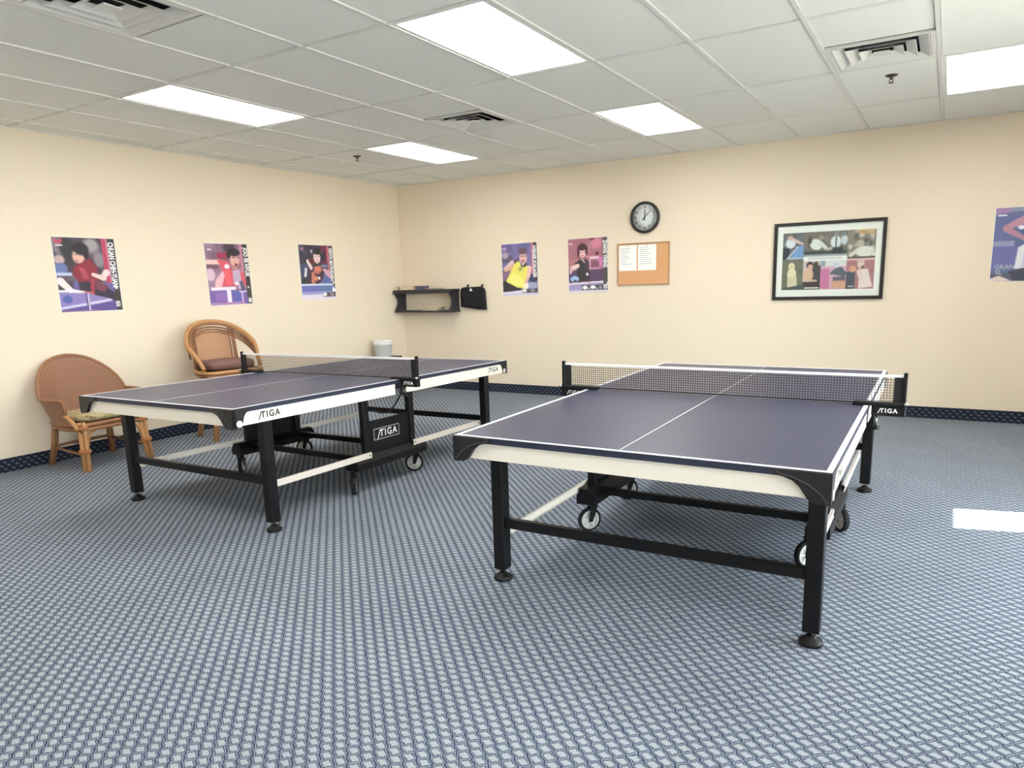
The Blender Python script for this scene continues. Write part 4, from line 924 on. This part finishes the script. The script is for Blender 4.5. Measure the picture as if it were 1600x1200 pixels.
# framed collage
fr = thing('framed_picture', 'black framed collage of seven photographs on the back wall', 'picture', (0, 0, 0))
fr.matrix_world = face_matrix((0.925, YB-0.001, 1.528), (1, 0, 0), (0, 0, 1))
fw, fh, t = 1.03, 0.765, 0.032
for a in ((-fw/2, fw/2, fh/2-t, fh/2), (-fw/2, fw/2, -fh/2, -fh/2+t), (-fw/2, -fw/2+t, -fh/2+t, fh/2-t), (fw/2-t, fw/2, -fh/2+t, fh/2-t)):
    box('frame_bar', 'frame_black', fr, *a, 0.0, 0.026, bev=0.003)
box('mount', 'mat_white', fr, -fw/2+t, fw/2-t, -fh/2+t, fh/2-t, 0.002, 0.008)
link('print', print_mesh('print', collage(), 0.855, 0.565, 0.0086), fr)
box('pane', 'glass', fr, -fw/2+t, fw/2-t, -fh/2+t, fh/2-t, 0.014, 0.016)

# wall clock reading seven past twelve
ck = thing('wall_clock', 'round black wall clock with white dial above the corkboard', 'clock', (0, 0, 0))
ck.matrix_world = face_matrix((-0.990, YB, 2.072), (1, 0, 0), (0, 0, 1))
cr = 0.172
MB().lathe([(cr-0.004, 0.0), (cr, 0.006), (cr, 0.030), (cr-0.006, 0.042), (cr-0.018, 0.046), (cr-0.026, 0.040), (cr-0.026, 0.020), (0.0, 0.020)], 48).build('case', 'clock_black', ck)
dl = MB().lathe([(0.0, 0.0205), (cr-0.027, 0.0205), (cr-0.027, 0.024), (0.0, 0.024)], 48, smooth=False).build('dial', 'dial', ck)
nm = MB()
for k in range(1, 13):
    a = PI/2-k*PI/6; t_ = text_mb(str(k), 0.040, bold=0.0008); t_.xf(Matrix.Translation((0.112*math.cos(a), 0.112*math.sin(a), 0.0246))); nm.add(t_.v, t_.f)
nm.build('numerals', 'logo_black', dl)
tk = MB()
for k in range(60):
    a = k*PI/30; q = MB().box(0.134, 0.141, -0.0007, 0.0007, 0.0241, 0.0246).xf(Matrix.Rotation(a, 4, 'Z')); tk.add(q.v, q.f)
tk.build('minute_marks', 'logo_black', dl)
MB().prism([(-0.006, -0.035), (0.006, -0.035), (0.004, 0.085), (-0.004, 0.085)], 'z', 0.026, 0.0275).xf(Matrix.Rotation(-0.06, 4, 'Z')).build('hour_hand', 'logo_black', ck)
MB().prism([(-0.005, -0.040), (0.005, -0.040), (0.003, 0.122), (-0.003, 0.122)], 'z', 0.029, 0.0305).xf(Matrix.Rotation(-0.76, 4, 'Z')).build('minute_hand', 'logo_black', ck)
MB().lathe([(0.0, 0.024), (0.009, 0.024), (0.008, 0.033), (0.0, 0.034)], 16).build('hand_cap', 'logo_black', ck)
MB().lathe([(0.0, 0.036), (cr-0.0265, 0.036), (cr-0.0265, 0.038), (0.0, 0.038)], 40).build('pane', 'glass', ck)

# corkboard with two notices
cb = thing('corkboard', 'small cork notice board with a thin wooden frame', 'notice board', (0, 0, 0))
cb.matrix_world = face_matrix((-1.012, YB-0.001, 1.568), (1, 0, 0), (0, 0, 1))
fw, fh, t = 0.622, 0.468, 0.014
for a in ((-fw/2, fw/2, fh/2-t, fh/2), (-fw/2, fw/2, -fh/2, -fh/2+t), (-fw/2, -fw/2+t, -fh/2+t, fh/2-t), (fw/2-t, fw/2, -fh/2+t, fh/2-t)):
    box('frame_bar', 'board_frame', cb, *a, 0.0, 0.018, bev=0.002)
box('cork_panel', 'cork', cb, -fw/2+t, fw/2-t, -fh/2+t, fh/2-t, 0.001, 0.010)
for nm_, x0, lb in (('notice', -0.290, 'white notice sheet pinned at the left of the corkboard'), ('notice', -0.060, 'white printed notice sheet pinned in the middle of the corkboard')):
    r = thing(nm_, lb, 'paper', (0, 0, 0), group='notices on the corkboard'); r.matrix_world = face_matrix((-1.012+x0+0.108, YB-0.0125, 1.568+0.070), (1, 0, 0), (0, 0, 1))
    box('sheet', 'paper', r, -0.108, 0.108, -0.142, 0.142, 0, 0.0008)
    ln = MB(); g = random.Random(int(x0*1000))
    for k in range(9): ln.box(-0.085, -0.085+g.uniform(0.06, 0.16), 0.105-k*0.022, 0.110-k*0.022, 0.0008, 0.0012)
    ln.build('printed_lines', 'ink_grey', r)
    MB().lathe([(0.0, 0.008), (0.005, 0.007), (0.004, 0.002), (0.001, 0.0)], 10, (0, 0.132, 0.0008)).build('pin', 'chrome', r)
pn = MB().lathe([(0.0, 0.0), (0.007, 0.0), (0.005, 0.006), (0.007, 0.012), (0.0, 0.013)], 12).build('push_pin', 'logo_white')
pn.matrix_world = face_matrix((-0.798, YB-0.011, 1.715), (1, 0, 0), (0, 0, 1)); tag(pn, 'white push pin alone on bare cork at the right', 'pin')

# shelf in the corner
sx0, sx1, sz0, sz1, sdp = XL+0.005, -3.565, 1.045, 1.345, 0.22
sh = thing('wall_shelf', 'dark two-board wall shelf in the corner with concave side panels', 'shelf', ((sx0+sx1)/2, YB, sz0))
W2 = (sx1-sx0)/2; hh = sz1-sz0
box('top_board', 'shelf_paint', sh, -W2, W2, -sdp, -0.001, hh-0.030, hh, bev=0.003)
box('lower_board', 'shelf_paint', sh, -W2, W2, -sdp+0.01, -0.001, 0.0, 0.026, bev=0.003)
pr = [(-0.001, 0.026), (-sdp+0.015, 0.026), (-sdp+0.03, 0.055), (-sdp+0.062, 0.10), (-sdp+0.072, 0.145), (-sdp+0.062, 0.19), (-sdp+0.03, 0.235), (-sdp+0.012, hh-0.030), (-0.001, hh-0.030)]
for x in (-W2+0.015, W2-0.045): MB().prism(pr, 'x', x, x+0.030).build('side_panel', 'shelf_paint', sh)
box('front_lip', 'shelf_paint', sh, -W2, W2, -sdp-0.006, -sdp+0.012, hh-0.052, hh-0.030)
for z in (0.15, 0.185): MB().tube([(W2-0.045, -0.08, z), (W2-0.075, -0.08, z), (W2-0.080, -0.08, z+0.012)], 0.006, 8).build('hook', 'black_steel', sh)
def rest(name, label, cat, mat, x0, x1, y0, y1, z0_, z1_, group='things on the corner shelf', extra=None):
    r = thing(name, label, cat, ((x0+x1)/2, (y0+y1)/2, z0_), group=group); a, b, c = (x1-x0)/2, (y1-y0)/2, z1_-z0_
    if extra == 'book':
        box('pages', 'paper_cream', r, -a+0.004, a-0.004, -b+0.004, b, 0.003, c-0.003)
        box('cover', mat, r, -a, a, -b, b, 0, 0.003); box('cover', mat, r, -a, a, -b, b, c-0.003, c)
    else:
        box('body', mat, r, -a, a, -b, b, 0, c-0.008, bev=0.002); box('lid', mat, r, -a-0.002, a+0.002, -b-0.002, b+0.002, c-0.016, c, bev=0.002)
    return r
rest('book', 'tan book lying on top of the corner shelf', 'book', 'book_tan', sx0+0.13, sx0+0.33, YB-0.185, YB-0.03, sz1+0.0005, sz1+0.052, extra='book')
rest('box', 'small grey violet box on top of the corner shelf', 'box', 'box_grey', sx0+0.36, sx0+0.50, YB-0.18, YB-0.06, sz1+0.0005, sz1+0.050)
rest('book', 'thin dark booklet lying flat on top of the corner shelf', 'book', 'shelf_paint', sx0+0.53, sx0+0.74, YB-0.17, YB-0.03, sz1+0.0005, sz1+0.016, extra='book')
for k in range(3):
    rest('booklet', ('bottom booklet of the small pale stack inside the corner shelf', 'middle booklet of the small pale stack inside the corner shelf', 'top booklet of the small pale stack inside the corner shelf')[k], 'booklet', 'paper_cream' if k != 1 else 'box_grey',
         sx0+0.44+0.02*k, sx0+0.70+0.012*k, YB-0.165, YB-0.03, sz0+0.0265+0.017*k, sz0+0.0425+0.017*k, 'pale booklets in the corner shelf', 'book')
st = MB().lathe([(0.006, 0.0), (0.007, 0.045), (0.0, 0.047)], 10).build('wooden_peg', 'rattan_brown'); st.location = (sx0+0.065, YB-0.17, sz1+0.0005); tag(st, 'small brown peg standing at the left end of the shelf top', 'peg')

# black bag hanging on two hooks
bg_ = thing('hanging_bag', 'black cloth bag hung on the back wall beside the shelf', 'bag', (0, 0, 0))
bg_.matrix_world = face_matrix((-3.335, YB-0.001, 1.215), (1, 0, 0), (0, 0, 1))
out = [(-0.195, -0.105), (-0.190, 0.09), (-0.180, 0.125), (-0.150, 0.145), (0.120, 0.150), (0.165, 0.130), (0.185, 0.09), (0.195, -0.145), (0.05, -0.138), (-0.08, -0.120)]
def bag_layers(out, prof):
    s = MB(); cx = sum(p[0] for p in out)/len(out); cy = sum(p[1] for p in out)/len(out); N = len(out)
    vs = []; fs = []
    for f, z in prof:
        vs += [(cx+(x-cx)*f, cy+(y-cy)*f, z) for x, y in out]
    for i in range(len(prof)-1):
        for j in range(N): l = (j+1) % N; fs.append((i*N+j, i*N+l, (i+1)*N+l, (i+1)*N+j))
    s.add(vs, fs, False); s.f.append(tuple(range(N))[::-1]); s.sm.append(False); s.f.append(tuple(range((len(prof)-1)*N, len(prof)*N))); s.sm.append(False)
    return s
bag_layers(out, [(0.95, 0.004), (1.0, 0.012), (1.0, 0.045), (0.96, 0.056), (0.75, 0.066), (0.4, 0.070)]).build('pouch', 'bag_black', bg_)
bag_layers([(x*0.94, max(y*0.96, 0.0)) for x, y in out[:7]]+[(0.18, 0.0), (0.0, -0.012)], [(1.0, 0.056), (1.0, 0.066), (0.85, 0.074)]).build('flap', 'bag_black', bg_)
for x in (-0.085, 0.140):
    MB().tube([(x, 0.135, 0.030), (x-0.004, 0.160, 0.032), (x, 0.178, 0.028), (x+0.006, 0.160, 0.025), (x+0.004, 0.138, 0.026)], 0.006, 8).build('strap_loop', 'bag_black', bg_)
MB().add([(-0.028, 0.095, 0.0755), (0.022, 0.095, 0.0755), (0.003, 0.132, 0.0755), (-0.012, 0.132, 0.0755)], [(0, 1, 2, 3)]).build('emblem', 'logo_white', bg_)
for x in (-0.085, 0.140):
    hk = MB().lathe([(0.010, 0.0), (0.010, 0.003), (0.004, 0.004), (0.004, 0.036), (0.007, 0.038), (0.0, 0.042)], 12).build('wall_hook', 'bronze')
    hk.matrix_world = face_matrix((-3.335+x, YB, 1.215+0.170), (1, 0, 0), (0, 0, 1)); tag(hk, 'left hook holding the black bag' if x < 0 else 'right hook holding the black bag', 'hook', 'hooks holding the black bag')

# bucket on a small stand in the corner by the left wall
BX, BY, BZ = -4.325, 1.555, 0.502
bk = thing('bucket', 'white plastic bucket with lid by the left wall beyond the tables', 'bucket', (BX, BY, BZ))
MB().lathe([(0.0, 0.0), (0.098, 0.0), (0.104, 0.006), (0.118, 0.155), (0.124, 0.155), (0.124, 0.178), (0.119, 0.180), (0.119, 0.190), (0.0, 0.190)], 32).build('pail', 'bucket_white', bk)
MB().lathe([(0.127, 0.186), (0.129, 0.190), (0.129, 0.212), (0.120, 0.218), (0.112, 0.214), (0.0, 0.212)], 32).build('lid', 'bucket_white', bk)
MB().lathe([(0.0, 0.212), (0.02, 0.212), (0.018, 0.230), (0.0, 0.232)], 14).build('lid_knob', 'bucket_white', bk)
stn = thing('side_table', 'small dark wooden stand under the white bucket', 'side table', (BX, BY, 0))
box('table_top', 'dark_wood', stn, -0.17, 0.17, -0.17, 0.17, BZ-0.025, BZ-0.0005, bev=0.003)
for a in (-1, 1):
    for b in (-1, 1): box('leg', 'dark_wood', stn, a*0.14-0.016, a*0.14+0.016, b*0.14-0.016, b*0.14+0.016, 0.0005, BZ-0.025)
for b in (-1, 1): box('stretcher', 'dark_wood', stn, -0.124, 0.124, b*0.14-0.01, b*0.14+0.01, 0.15, 0.18)

# wall outlet low on the back wall
ol = thing('wall_outlet', 'cream electrical outlet low on the back wall behind the right table', 'outlet', (0, 0, 0))
ol.matrix_world = face_matrix((-0.715, YB, 0.435), (1, 0, 0), (0, 0, 1))
box('cover_plate', 'outlet', ol, -0.036, 0.036, -0.058, 0.058, 0, 0.006, bev=0.002)
for s in (-1, 1):
    rc = MB().lathe([(0.0, 0.006), (0.017, 0.006), (0.016, 0.008), (0.0, 0.008)], 20, (0, s*0.022, 0)).build('receptacle', 'outlet', ol)
    MB().box(-0.008, -0.005, s*0.022-0.002, s*0.022+0.008, 0.008, 0.0085).box(0.005, 0.008, s*0.022-0.002, s*0.022+0.008, 0.008, 0.0085).box(-0.002, 0.002, s*0.022-0.010, s*0.022-0.006, 0.008, 0.0085).build('slots', 'slot_dark', rc)
